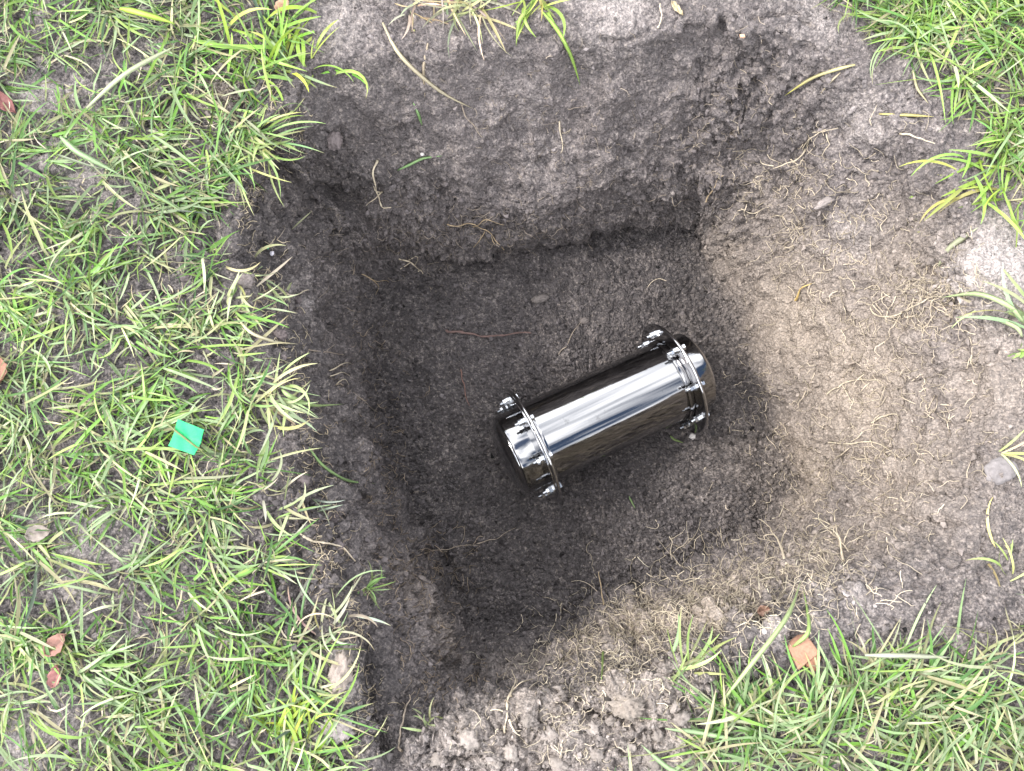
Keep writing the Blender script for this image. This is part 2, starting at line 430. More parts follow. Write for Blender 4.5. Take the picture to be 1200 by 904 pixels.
# intrinsic colour of the soil: dry crust, sandy subsoil, pale dried crust
sandw = blobs([(860,310,60,.55),(930,380,110,.85),(1000,450,130,.85),(1050,330,100,.55),(940,540,90,.8),(1060,560,120,.6),(760,730,90,.65),(850,690,90,.65),(960,640,90,.55),
               (700,760,60,.5),(910,270,80,.35),(480,690,50,.25),(510,740,50,.35),(620,780,50,.3),(455,400,30,.15),(1150,450,90,.5),(840,720,50,.85),(640,840,110,.4),(740,810,80,.5),(560,870,60,.35),(780,850,80,.45),(255,110,28,.6)])
sandw = np.where(pf == 0, sandw*.35, sandw)
sg = ring_smooth(sandw.astype(np.float64).reshape(NFINE, NT), 6, 98, 160); sandw = sg.reshape(-1)
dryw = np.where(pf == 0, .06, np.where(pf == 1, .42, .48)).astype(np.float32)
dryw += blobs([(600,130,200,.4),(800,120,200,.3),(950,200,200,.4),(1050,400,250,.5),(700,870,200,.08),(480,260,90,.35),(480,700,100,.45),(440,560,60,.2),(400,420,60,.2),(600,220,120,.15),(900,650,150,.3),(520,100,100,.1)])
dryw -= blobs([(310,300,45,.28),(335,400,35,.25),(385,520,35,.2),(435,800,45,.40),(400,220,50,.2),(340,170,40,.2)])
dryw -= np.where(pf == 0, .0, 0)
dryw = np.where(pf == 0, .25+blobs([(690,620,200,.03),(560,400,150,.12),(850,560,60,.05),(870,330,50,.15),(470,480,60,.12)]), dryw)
lawnm = np.zeros(len(Vf), np.float32)
lx, ly, ld_ = project(Vf)
for pl_ in (LAWN_LEFT, LAWN_TR, LAWN_BR): lawnm = np.maximum(lawnm, poly_in(lx, ly, pl_)*1.0)
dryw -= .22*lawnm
# soften the step between floor and wall colour
dg = dryw.reshape(NFINE, NT); dg = ring_smooth(ring_smooth(dg.astype(np.float64), 7, 98, 160), 8, 230, 330); dryw = dg.reshape(-1)
palew = blobs([(1165,310,55,.7),(1130,330,40,.3),(400,30,45,.25),(660,870,120,.16),(790,850,100,.2),(720,800,70,.1),(900,735,22,.5),(980,690,50,.35),(560,890,90,.2),(500,870,60,.15),(720,15,50,.35),
               (960,20,40,.3),(1010,140,50,.3),(1000,270,35,.35),(350,350,30,.3),(95,180,45,.3),(40,110,40,.3),(30,860,60,.3),(90,640,60,.25),(250,540,40,.2),(400,800,14,.8),(400,770,12,.8),(600,120,60,.12),(640,190,60,.12)])
palew += .10*np.clip((np.linalg.norm(Vf[:, :2]-C0, axis=1)-np.repeat(rR[None], NFINE, 0).ravel())/.10, 0, 1)

ii = np.arange(NR-1)[:, None]*NT; jj = np.arange(NT)[None, :]; j2 = (jj+1) % NT
quads = np.stack([ii+jj, ii+NT+jj, ii+NT+j2, ii+j2], -1)      # NR-1, NT, 4
def terrain_piece(name, sel, cap=False):
    q = quads[sel].reshape(-1, 4)
    used, inv = np.unique(q, return_inverse=True)
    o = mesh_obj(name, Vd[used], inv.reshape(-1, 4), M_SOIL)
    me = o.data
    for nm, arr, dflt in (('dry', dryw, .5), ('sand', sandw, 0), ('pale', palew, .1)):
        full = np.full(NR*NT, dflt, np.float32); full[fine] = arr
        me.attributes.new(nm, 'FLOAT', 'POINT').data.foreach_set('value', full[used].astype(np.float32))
    tag(o, kind='structure'); return o
ring = np.arange(NR-1)
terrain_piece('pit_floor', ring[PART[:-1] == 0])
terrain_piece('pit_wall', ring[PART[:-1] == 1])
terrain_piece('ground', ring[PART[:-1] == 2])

# ------------------------------------------------------------------ the steel capsule
def lathe(profile, n=64, axis_x=True):
    """profile: (x along axis, radius); closed by end points of radius 0"""
    Vv, Fv, rows = [], [], []
    for x, r in profile:
        if r < 1e-6: rows.append([len(Vv)]); Vv.append((x, 0, 0))
        else:
            rows.append(list(range(len(Vv), len(Vv)+n)))
            for k in range(n):
                a = 2*math.pi*k/n; Vv.append((x, r*math.cos(a), r*math.sin(a)))
    for a, b in zip(rows[:-1], rows[1:]):
        for k in range(n):
            k2 = (k+1) % n
            if len(a) == 1 and len(b) == 1: continue
            if len(a) == 1: Fv.append((a[0], b[k], b[k2]))
            elif len(b) == 1: Fv.append((a[k], b[0], a[k2]))
            else: Fv.append((a[k], b[k], b[k2], a[k2]))
    return Vv, Fv
def part(name, prof, mat, parent, loc=(0, 0, 0), n=64, flip=False, auto=True):
    Vv, Fv = lathe(prof, n)
    if flip: Vv = [(-x, y, z) for x, y, z in Vv]; Fv = [f[::-1] for f in Fv]
    o = mesh_obj(name, Vv, Fv, mat, parent); o.location = loc
    if auto: sharp(o.data)
    return o
def sharp(me, ang=35):
    me.set_sharp_from_angle(angle=R(ang))
RB, RFL, RBC = .0705, .1030, .0860
HALF = .128
pl, pr = at(622, 523, -D+.108), at(790, 444, -D+.070)
axis = Vector(pr-pl); axis.normalize()
cap = bpy.data.objects.new('time_capsule', None); COL.objects.link(cap)
tag(cap, 'polished steel cylinder capsule with bolted flanges lying on the dark pit floor', 'time capsule')
cen = (pl+pr)/2
up = Vector((0, 0, 1)); yv = up.cross(axis).normalized(); zv = axis.cross(yv).normalized()
cap.matrix_world = Matrix(((axis.x, yv.x, zv.x, cen[0]), (axis.y, yv.y, zv.y, cen[1]), (axis.z, yv.z, zv.z, cen[2]), (0, 0, 0, 1)))
HALF = float(np.linalg.norm(pr-pl))/2
part('body_tube', [(-HALF+.001, RB-.003), (-HALF+.001, RB), (HALF-.001, RB), (HALF-.001, RB-.003)], M_STEEL, cap, n=128)
part('weld_collar', [(-.004, RB-.001), (-.004, RB+.0022), (-.001, RB+.003), (.001, RB+.003), (.004, RB+.0022), (.004, RB-.001)], M_STEEL, cap, (HALF-.010, 0, 0), n=96)
part('weld_collar', [(-.004, RB-.001), (-.004, RB+.0022), (-.001, RB+.003), (.001, RB+.003), (.004, RB+.0022), (.004, RB-.001)], M_STEEL, cap, (-HALF+.010, 0, 0), n=96)
def rimprof(x0, x1, r0, r1):
    h = (x1-x0)/2; m = (x0+x1)/2
    return [(x0, r0), (x0, r1-h)]+[(m+h*math.sin(t), r1-h+h*math.cos(t)) for t in [-math.pi/2+math.pi*k/8 for k in range(1, 8)]]+[(x1, r1-h), (x1, r0)]
def ringprof(x0, x1, r0, r1, c=.0006):
    return [(x0, r0), (x0, r1-c), (x0+c, r1), (x1-c, r1), (x1, r1-c), (x1, r0)]
for sgn in (-1, 1):
    lo = sgn*HALF
    a, b = (-.0042, -.0006) if True else (0, 0)
    part('flange', rimprof(-.0046, .0014, RB-.006, RFL), M_PLATE, cap, (lo, 0, 0), n=128, flip=sgn < 0)
    part('flange', ringprof(.0010, .0036, RB-.02, RFL-.0062), M_PLATE, cap, (lo, 0, 0), n=128, flip=sgn < 0)
    ec = part('end_cap', [(.0036, RB-.003), (.0036, RB-.0015), (.034, RB-.0015), (.0372, RB-.0022), (.0385, RB-.0045), (.0385, RB-.007)], M_STEEL, cap, (lo, 0, 0), n=128, flip=sgn < 0)
    part('end_plate', [(.0360, RB-.0055), (.0378, RB-.0062)]+[(.0378+.017*math.sin(t*math.pi/16), (RB-.0064)*math.cos(t*math.pi/16)) for t in range(1, 8)]+[(.0548, 0)], M_PLATE, ec, (0, 0, 0), n=96, flip=sgn < 0)
# bolts: hex head on the right side of each flange, nuts and thread on the left side
def hexprism(x0, x1, r):
    Vv = [(x, r*math.cos(math.pi/3*k+.3), r*math.sin(math.pi/3*k+.3)) for x in (x0, x1) for k in range(6)]
    Fv = [tuple(range(5, -1, -1)), tuple(range(6, 12))]+[(k, (k+1) % 6, 6+(k+1) % 6, 6+k) for k in range(6)]
    return Vv, Fv
def merge(*ms):
    Vv, Fv = [], []
    for v, f in ms:
        o = len(Vv); Vv += list(v); Fv += [tuple(i+o for i in q) for q in f]
    return Vv, Fv
thread = [(-.0215, 0), (-.0215, .0026)]
for k in range(16):
    x = -.0212+k*.0013; thread += [(x, .0031), (x+.0009, .0026)]
thread += [(.004, .003)]
bolt_m = merge(hexprism(.0068, .0112, .0054), lathe([(.0036, .0031), (.0036, .0075), (.0050, .0075), (.0051, .0031)], 16), lathe(thread, 12),
               lathe([(.0050, .0055), (.0068, .0055)], 12))
nut_m = merge(hexprism(-.0100, -.0052, .0057), lathe([(-.0036, .0032), (-.0036, .0075), (-.0050, .0075), (-.0051, .0032)], 16))
lock_m = merge(hexprism(-.0152, -.0106, .0054))
mesh_cache = {}
def cached(name, mdata, parent, loc=None):
    if name not in mesh_cache:
        o = mesh_obj(name, mdata[0], mdata[1], M_ZINC, parent, smooth=True); sharp(o.data, 25); mesh_cache[name] = o.data
    else:
        o = bpy.data.objects.new(name, mesh_cache[name]); COL.objects.link(o); o.parent = parent
    if loc: o.location = loc
    return o
for sgn in (-1, 1):
    for k in range(8):
        a = R(22.5+45*k)
        b = cached('bolt', bolt_m, cap, (sgn*HALF, RBC*math.cos(a), RBC*math.sin(a)))
        b.rotation_euler = (random.uniform(0, 1), 0, 0)
        cached('nut', nut_m, b); lk = cached('lock_nut', lock_m, b); lk.rotation_euler = (random.uniform(0, 1), 0, 0)

# ------------------------------------------------------------------ grass
GREENS = np.array([.67, .71, .59])*np.array([(.17,.34,.06),(.25,.40,.09),(.13,.27,.07),(.33,.45,.13),(.26,.37,.19),(.33,.42,.25),(.42,.42,.24),(.48,.42,.29),(.08,.18,.05),(.48,.48,.36)])
GP = np.array([.24, .16, .15, .10, .12, .09, .05, .05, .06, .03]); GP /= GP.sum()
def blades(root, az, length, width, e0, droop, curl, color, seg=7, floor_z=None, sag=0.0):
    """vectorised bent grass blades: returns verts, quads, per-vertex colour"""
    n = len(root); s = np.linspace(0, 1, seg+1)
    root = np.asarray(root, float)
    e = e0[:, None]-droop[:, None]*s[None, :]**.8
    a = az[:, None]+curl[:, None]*s[None, :]**1.3
    d = np.stack([np.cos(e)*np.cos(a), np.cos(e)*np.sin(a), np.sin(e)], -1)
    st = d*(length/seg)[:, None, None]
    c = np.cumsum(np.concatenate([root[:, None, :], st[:, :-1]], 1), 1)
    if floor_z is not None:
        lim = floor_z[:, None]+.0015+.004*rng.random((n, 1))
        c[:, 1:, 2] = np.maximum(c[:, 1:, 2], lim)
    side = np.stack([-np.sin(a), np.cos(a), 0*a], -1)
    roll = rng.normal(0, .55, (n, 1)); upv = np.cross(d, side)
    side = side*np.cos(roll)[..., None]-upv*np.sin(roll)[..., None]; upv = np.cross(d, side)
    prof = np.clip(np.minimum(.55+s*1.6, 1.0)*np.clip((1-s)*2.4, 0.02, 1)**.7, .03, 1)
    w = width[:, None]*prof[None, :]*.5
    L_ = c+side*w[..., None]; R_ = c-side*w[..., None]; Mi = c-upv*(w*.22)[..., None]
    Vv = np.stack([L_, Mi, R_], 2)                             # n, seg+1, 3, 3
    base = np.arange(n)[:, None, None]*(seg+1)*3+np.arange(seg)[None, :, None]*3+np.arange(2)[None, None, :]
    q = np.stack([base, base+3, base+4, base+1], -1).reshape(-1, 4)
    tcol = color[:, None, :]*(1+.18*(s[None, :, None]-.4))
    # older, straw coloured tips on some blades; pale sheath at the foot
    tip = (rng.random(n) < .16)[:, None, None]*np.clip(s[None, :, None]-.72, 0, 1)*3.0
    tcol = tcol*(1-tip)+tip*np.array([.33, .27, .15])
    foot = np.clip(.16-s[None, :, None], 0, 1)*2.2
    tcol = tcol*(1-foot)+foot*np.array([.29, .28, .16])
    cc = np.repeat(tcol[:, :, None, :], 3, 2)
    return Vv.reshape(-1, 3), q, cc.reshape(-1, 3)

def lawn_density(xy):
    Q = np.concatenate([xy, np.zeros((len(xy), 1))], 1)
    return np.clip(.50+2.3*fbm(Q, 15, 3, 61), .04, 1)
gv = np.nonzero(part_v == 2)[0]
# candidate roots on the ground with their photo position
cell = None
GV = Vd[gv]; gpx, gpy, gdep = project(GV); gpx = np.where(gdep > .05, gpx, 9999)
def ground_sample(n, poly, rmax=1.35):
    """random ground points inside a region, roughly even over the area"""
    P2 = np.array([at(x, y, 0)[:2] for x, y in poly]); lo = np.maximum(P2.min(0), -rmax); hi = np.minimum(P2.max(0), rmax)
    q = lo+(hi-lo)*rng.random((n, 2))
    px, py, _ = project(np.concatenate([q, np.zeros((n, 1))], 1))
    ok = poly_in(px, py, poly)
    q = q[ok]
    # height from the grid: polar index
    d = q-C0; th = (np.arctan2(d[:, 1], d[:, 0]) % (2*np.pi))/(2*np.pi)*NT; r = np.hypot(d[:, 0], d[:, 1])
    j = th.astype(int) % NT
    i = np.array([np.searchsorted(RR[:NFINE, jj_], rr_) for jj_, rr_ in zip(j, r)]).clip(0, NFINE-1)
    return Pd[i, j].copy()
BARE = [(45,100,38,.9),(90,180,34,.9),(30,870,55,.9),(100,650,45,.6),(80,640,30,.7),(255,105,32,.9),(110,590,30,.5),(230,770,28,.6),(265,830,26,.5),(60,310,28,.6),(250,410,26,.7),(160,330,28,.5),
        (300,600,24,.5),(140,300,18,.5),(320,370,22,.7),(300,420,24,.5),(1065,730,25,.5),(1165,700,30,.5),(930,752,42,1.0),(880,770,30,.6),(985,740,30,.6),(345,430,26,.9),(350,500,24,.9),(350,600,26,.8),(330,380,22,.8),(400,760,20,.9),(130,95,26,.6),(195,200,22,.5),(380,690,22,.8)]
FRAME = [(-130, -130), (1330, -130), (1330, 1034), (-130, 1034)]
def lawn(name, label, poly, n_in, n_out, group=None, dir_fn=None, kind_mix=None, lmul=1.0, wmul=1.0, under=1.5):
    """n_in: tries in the photographed area (long blades), under: short blades per long one, n_out: tries beyond it"""
    cl = [(min(max(x, -130), 1330), min(max(y, -130), 1034)) for x, y in poly]
    parts = []
    def sample(n, pl_, inside):
        root = ground_sample(n, pl_)
        px, py, _ = project(root)
        ok = poly_in(px, py, FRAME)
        root = root[ok if inside else ~ok]; px, py, _ = project(root)
        dens = lawn_density(root[:, :2])
        for x, y, r, w in BARE: dens *= 1-w*np.exp(-((px-x)**2+(py-y)**2)/(r*r))
        return root[rng.random(len(root)) < dens]
    def grow(root, short, seg):
        m = len(root)
        if m < 12: return
        nt = max(8, m//10); tc_ = root[rng.integers(0, m, nt)]
        own = np.array([np.argmin(((tc_[:, :2]-r[:2])**2).sum(1)) for r in root])
        off = root[:, :2]-tc_[own, :2]
        root[:, :2] = tc_[own, :2]+off*(.8 if short else .6)
        comb = fbm(root*np.array([1, 1, 0]), 7, 2, 83)*3.4
        az = np.arctan2(off[:, 1], off[:, 0])
        base = comb+(dir_fn(root) if dir_fn is not None else 0)
        p_ = rng.random(m)
        az = np.where(p_ < .40, az+rng.normal(0, .7, m), np.where(p_ < .82, base+rng.normal(0, .6, m), rng.uniform(0, 6.28, m)))
        if short:
            L = (.016+.034*rng.random(m))*lmul; Wd = (.0015+.0019*rng.random(m))*wmul
            e0 = rng.uniform(.05, .9, m); droop = e0*rng.uniform(.2, 1.1, m)
        else:
            L = (.034+.054*rng.random(m)**1.2+.03*(rng.random(m) < .12))*lmul; Wd = (.0020+.0024*rng.random(m)**1.5)*wmul
            e0 = rng.uniform(.05, .65, m); droop = e0+rng.uniform(-.05, .5, m)
        curl = rng.normal(0, .5, m)
        ci = rng.choice(len(GREENS), m, p=kind_mix if kind_mix is not None else GP)
        if kind_mix is None:
            gx, gy, _ = project(root)
            wp = fbm(root*np.array([1, 1, 0]), 6.5, 2, 97)*1.6+np.clip((gy-230)/260, -.35, .12)-.35*np.exp(-((gx-300)/80)**2-((gy-60)/90)**2)
            ci = np.where(rng.random(m) < np.clip(.45+wp, .05, .85), rng.choice(len(GREENS), m, p=pale_mix), ci)
        tone = 1+.24*rng.standard_normal((m, 1))
        patch = 1+.6*fbm(root*np.array([1, 1, 0]), 6, 2, 91)[:, None]
        col = np.clip(GREENS[ci]*tone*patch*(.85 if short else 1), .03, .62)
        lift = rng.random(m)*(.004 if short else .012)
        parts.append(blades(root, az, L, Wd, e0, droop, curl, col, floor_z=root[:, 2]+lift, seg=seg))
    a = sample(n_in, cl, True)
    grow(a, False, 7)
    grow(sample(int(n_in*under), cl, True), True, 4)
    if n_out: grow(sample(n_out, poly, False), False, 5)
    Vv, Q_, CC, o = [], [], [], 0
    for v, q, c in parts: Vv.append(v); Q_.append(q+o); CC.append(c); o += len(v)
    ob = mesh_obj(name, np.concatenate(Vv), np.concatenate(Q_), M_GRASS, None, True, np.concatenate(CC))
    print(name, sum(len(q) for q in Q_))
    tag(ob, label, 'grass', group, 'stuff'); return ob
pale_mix = np.array([.08, .08, .07, .05, .20, .22, .11, .10, .04, .08]); pale_mix /= pale_mix.sum()
bright_mix = np.array([.17, .20, .08, .20, .11, .10, .06, .05, .01, .03]); bright_mix /= bright_mix.sum()
lawn('lawn_grass', 'wide patchy green lawn filling the left side beside the pit', LAWN_LEFT, 10500, 5000, dir_fn=lambda r: -.9)
lawn('lawn_grass', 'bright green grass corner at the upper right above the sandy bank', LAWN_TR, 4300, 3500, dir_fn=lambda r: -2.4, kind_mix=bright_mix, lmul=1.05)
lawn('lawn_grass', 'long grey-green flattened grass at the lower right below the brick fragment', LAWN_BR, 3900, 4500, dir_fn=lambda r: .75, kind_mix=pale_mix, lmul=1.12, wmul=1.05)
lawn('lawn_grass', 'grass continuing beyond the far rim of the pit', LAWN_TOP, 600, 3500, dir_fn=lambda r: 1.0)
lawn('lawn_grass', 'grass continuing behind the near rim of the pit', LAWN_BACK, 400, 2000, dir_fn=lambda r: 1.0)
lawn('lawn_grass', 'grass continuing beyond the pale right bank', LAWN_RIGHT, 400, 2500, dir_fn=lambda r: 1.0)
# short moss and thatch under the blades: thin, straw coloured litter
def thatch(name, label, polys, n):
    rs = np.concatenate([ground_sample(n, p, 1.2) for p in polys]); m = len(rs)
    ci = rng.choice(4, m); colz = np.array([(.40, .34, .22), (.28, .26, .16), (.20, .24, .09), (.46, .40, .30)])[ci]*(1+.2*rng.standard_normal((m, 1)))
    Vv, q, cc = blades(rs+np.array([0, 0, .001]), rng.uniform(0, 6.28, m), .012+.03*rng.random(m), .0011+.0015*rng.random(m), rng.uniform(-.05, .5, m), rng.uniform(0, .7, m), rng.normal(0, .8, m), np.clip(colz, .03, .6), seg=4, floor_z=rs[:, 2])
    tag(mesh_obj(name, Vv, q, M_GRASS, None, True, cc), label, 'thatch', None, 'stuff')
thatch('dead_thatch', 'dry straw-coloured thatch litter between the green grass blades', [LAWN_LEFT, LAWN_TR, LAWN_BR], 6500)

# isolated tufts and single blades
def tuft(label, px, py, n, az_px, spread, L, W, col, seg=8, e=(.1, .9), dr=(.3, 1.1), group=None, rad=10, name='grass_tuft'):
    pts = [S(px+random.gauss(0, rad), py+random.gauss(0, rad))[0] for _ in range(n)]
    root = np.array(pts)-np.array([0, 0, .001])
    az = R(az_px)+rng.normal(0, spread, n)
    cols = np.array(col)[None, :]*(1+.2*rng.standard_normal((n, 1)))*(1+.12*rng.standard_normal((n, 3)))
    Vv, q, cc = blades(root, az, L*rng.uniform(.55, 1.15, n), W*rng.uniform(.7, 1.2, n), rng.uniform(*e, n), rng.uniform(*dr, n), rng.normal(0, .8, n), np.clip(cols, .03, .6), seg=seg, floor_z=root[:, 2]-.012)
    c = root[0]
    o = mesh_obj(name, Vv-c, q, M_GRASS, None, True, cc); o.location = c
    return tag(o, label, 'grass', group)
tuft('bright green grass tuft hanging over the far rim, long blade pointing into the pit', 628, -2, 16, -80, .8, .075, .0042, (.27, .38, .08))
tuft('dry straw-green grass tuft flopped over the far rim left of the bright green tuft', 545, -4, 46, -60, 1.2, .085, .0034, (.36, .36, .20), rad=16)
tuft('wispy dead grass at the top edge of the smooth dark bank', 480, 6, 18, -70, .9, .06, .0030, (.40, .35, .22), rad=10)
tuft('fresh green grass tuft on the right edge above the white crust patch', 1165, 205, 34, 215, .8, .085, .0046, (.25, .38, .07), rad=18)
tuft('pale blades leaning in from the right edge of the sandy bank', 1210, 378, 12, 155, .35, .10, .0042, (.34, .40, .20), rad=9)
tuft('lush bright green grass tuft beside the dark upper left rim', 320, 60, 70, 100, 1.1, .085, .0046, (.24, .38, .06), rad=26)
tuft('vivid yellow-green tuft at the lower left beside the spade slot', 345, 868, 34, 75, .6, .065, .0036, (.27, .40, .05), rad=14)
tuft('curled pale grass tuft draped over the left rim above the bluish wet streak', 315, 470, 26, -10, .9, .075, .0040, (.34, .38, .19), rad=14)
tuft('thin green tuft standing on the near rim left of the brick fragment', 795, 785, 18, 60, .5, .07, .0040, (.26, .34, .13), rad=8)
tuft('small green sprigs on the ledge at the lower left pit corner', 430, 690, 14, 0, 1.4, .04, .0028, (.20, .30, .10), rad=1.5)
tuft('muddy grass tuft with grey blades beside the lower left spade slot', 375, 735, 26, 40, 1.3, .07, .0034, (.33, .33, .22), rad=20)
tuft('sparse drooping grass on the left rim under the curled pale tuft', 335, 590, 22, -30, 1.0, .06, .0034, (.30, .33, .20), rad=20)
tuft('upright yellow-green stems at the lower right edge above the flattened grass', 1180, 665, 10, 105, .4, .06, .0028, (.36, .38, .14), rad=10)
tuft('short green shoots on the bare right bank under the grass corner', 1068, 255, 8, 20, .4, .035, .0032, (.28, .40, .08), rad=7)
tuft('tiny three-leaved green seedling at the right edge of the bank', 1193, 412, 7, 180, 2.0, .014, .0065, (.28, .42, .10), rad=4, seg=4, name='seedling')
tuft('pale twisted grass blades beside the stone at the far right', 1170, 530, 6, 10, .4, .06, .0032, (.42, .42, .22), rad=2)
tuft('grey-green sprigs on the near crumbly bank at the pit corner', 500, 850, 9, 90, 1.2, .035, .0026, (.28, .33, .18), rad=4)
tuft('drooping grass fringe at the upper left pit corner', 300, 165, 40, -40, .8, .075, .0036, (.26, .34, .12), rad=12)
fringe = tuft('ragged fringe of pale grass along the left spade cut', 290, 330, 34, -40, .9, .06, .0036, (.32, .36, .20), rad=24)
fringe['kind'] = 'stuff'

def ribbon(name, label, pts_px, w, col, lift=.002, cat='grass', mat=None, group=None, arch=0.0, tip=None, seg_n=14):
    """one blade or stem that follows the surface along a path"""
    pts = np.array([S(x, y)[0]+S(x, y)[1]*lift for x, y in pts_px])
    t = np.linspace(0, len(pts)-1, seg_n)
    C = np.stack([np.interp(t, np.arange(len(pts)), pts[:, k]) for k in range(3)], 1)
    kk = np.array([.25, .5, .25])
    for _ in range(2):
        Cp = C.copy(); Cp[1:-1] = .25*C[:-2]+.5*C[1:-1]+.25*C[2:]; C = Cp
    s = np.linspace(0, 1, seg_n)
    C[:, 2] += arch*np.sin(math.pi*s)
    d = np.gradient(C, axis=0); d /= np.linalg.norm(d, axis=1, keepdims=True)
    side = np.cross(d, np.array([0.1, 0, 1.0])); side /= np.linalg.norm(side, axis=1, keepdims=True)
    upv = np.cross(side, d)
    ww = w*.5*np.clip(np.minimum(.5+s*2, 1)*np.minimum((1-s)*3+.08, 1), .06, 1)[:, None]
    Vv = np.stack([C+side*ww, C+upv*ww*.45, C-side*ww, C-upv*ww*.15], 1)
    q = []
    for i in range(seg_n-1):
        for k in range(4):
            k2 = (k+1) % 4; q.append((i*4+k, i*4+k2, (i+1)*4+k2, (i+1)*4+k))
    q += [(3, 2, 1, 0), tuple((seg_n-1)*4+k for k in range(4))]
    c = C[0].copy()
    cc = np.repeat((np.array(col)[None, :]*(1+.15*np.sin(s*7)[:, None])), 4, 0)
    if tip is not None:
        f = np.repeat(np.clip((s-.7)*3.3, 0, 1)[:, None], 4, 0); cc = cc*(1-f)+np.array(tip)*f
    o = mesh_obj(name, Vv.reshape(-1, 3)-c, q, mat or M_GRASS, None, True, np.clip(cc, .02, .7)); o.location = c
    return tag(o, label, cat, group)
ribbon('long_grass', 'long green blade reaching from the left rim across the dark spade cut', [(330,455),(345,468),(370,478),(402,477)], .0055, (.30,.40,.17), .006, arch=.03)
ribbon('long_grass', 'thin curved green blade hanging over the left wall', [(360,520),(380,545),(405,562),(436,566)], .0042, (.24,.36,.15), .006, arch=.015)
ribbon('long_grass', 'pale bent blade lying over the left rim below the soil lump', [(278,370),(300,392),(325,403),(346,405)], .0042, (.48,.44,.30), .004, arch=.015)
ribbon('long_grass', 'small dark green blade lying on the far wall', [(467,198),(480,190),(497,184),(517,182)], .0050, (.22,.36,.15), .003)
ribbon('long_grass', 'short green blade stuck to the far wall under the straw tuft', [(484,120),(489,132),(494,146)], .0046, (.18,.30,.12), .003)
ribbon('long_grass', 'long bright green blade hanging down from the far rim tuft', [(635,15),(652,40),(668,70),(683,97)], .0062, (.30,.46,.10), .006, arch=.012)
ribbon('long_grass', 'short bright blade left of the long hanging blade on the far rim', [(618,10),(608,30),(602,52)], .0055, (.32,.44,.12), .005, arch=.008)
ribbon('dry_straw', 'long tan stem lying down the upper left of the far wall', [(450,30),(462,62),(490,90),(520,110),(552,125)], .0060, (.44,.39,.27), .005, cat='stem', arch=.008)
ribbon('dry_straw', 'thin vertical tan stem below the straw tuft on the far wall', [(500,50),(497,78),(500,112)], .0042, (.36,.30,.22), .003, cat='stem')
ribbon('dry_straw', 'yellow-tipped stem lying on the upper right bank', [(1000,76),(975,83),(948,94),(917,110)], .0058, (.46,.42,.22), .004, cat='stem', tip=(.52,.50,.10), arch=.006)
ribbon('dry_straw', 'pale side twig beneath the yellow-tipped stem', [(985,84),(975,96),(960,110)], .0032, (.42,.36,.26), .003, cat='stem')
ribbon('dry_straw', 'straight straw-yellow stem lying below the grass corner', [(1030,132),(1060,134),(1094,136)], .0046, (.50,.44,.18), .003, cat='stem')
ribbon('dry_straw', 'bent pale stem left of the grass corner fringe', [(1068,82),(1075,105),(1087,120)], .0042, (.44,.40,.24), .003, cat='stem')
ribbon('long_grass', 'broad grey-green cut blade on the right bank beside the white crust', [(1098,310),(1112,292),(1144,268)], .0085, (.40,.42,.28), .004, cat='grass')
ribbon('long_grass', 'long pale green blade reaching in from the right edge', [(1200,380),(1170,362),(1140,352),(1108,347)], .0075, (.38,.46,.24), .008, arch=.02)
ribbon('long_grass', 'second pale blade under the long one at the right edge', [(1200,396),(1180,382),(1155,370)], .0065, (.40,.46,.26), .006, arch=.012)
ribbon('long_grass', 'single green shoot standing on the near rim', [(706,800),(708,772),(709,742)], .0060, (.24,.34,.10), .006, arch=.02)
ribbon('long_grass', 'little green blade on the soil right of the capsule flange', [(785,511),(790,514),(800,519)], .0042, (.24,.34,.12), .002)
ribbon('long_grass', 'tiny green blade on the floor below the capsule', [(736,580),(739,588),(742,595)], .0034, (.20,.30,.12), .002)
ribbon('long_grass', 'long grey blade lying flat across the grass right of the brick fragment', [(1000,760),(1060,770),(1120,765)], .0060, (.38,.40,.30), .018, arch=.012)
ribbon('long_grass', 'tall pale blade arching over the lower right grass', [(840,815),(880,775),(920,725),(945,690)], .0058, (.34,.42,.20), .014, arch=.02)
ribbon('long_grass', 'upright green blade beside the brick fragment', [(925,765),(938,740),(940,700)], .0055, (.30,.42,.14), .010, arch=.016)
ribbon('long_grass', 'long green blade pointing left from the lower right grass', [(860,858),(820,850),(780,848)], .0058, (.30,.42,.22), .012, arch=.012)
ribbon('long_grass', 'green blade reaching to the pit at the bottom edge', [(800,900),(775,888),(750,880)], .0058, (.30,.42,.22), .010, arch=.012)
ribbon('long_grass', 'wide grey blade bending through the grass above the bare hollow', [(120,130),(150,112),(180,88),(215,70)], .0075, (.40,.44,.28), .022, arch=.012)
ribbon('long_grass', 'bright blade lying across the upper left grass', [(148,24),(175,33),(205,40)], .0095, (.38,.54,.08), .024, arch=.008)
ribbon('long_grass', 'broad green blade crossing the bare patch in the left lawn', [(75,172),(110,190),(150,215)], .0078, (.30,.42,.22), .020, arch=.012)

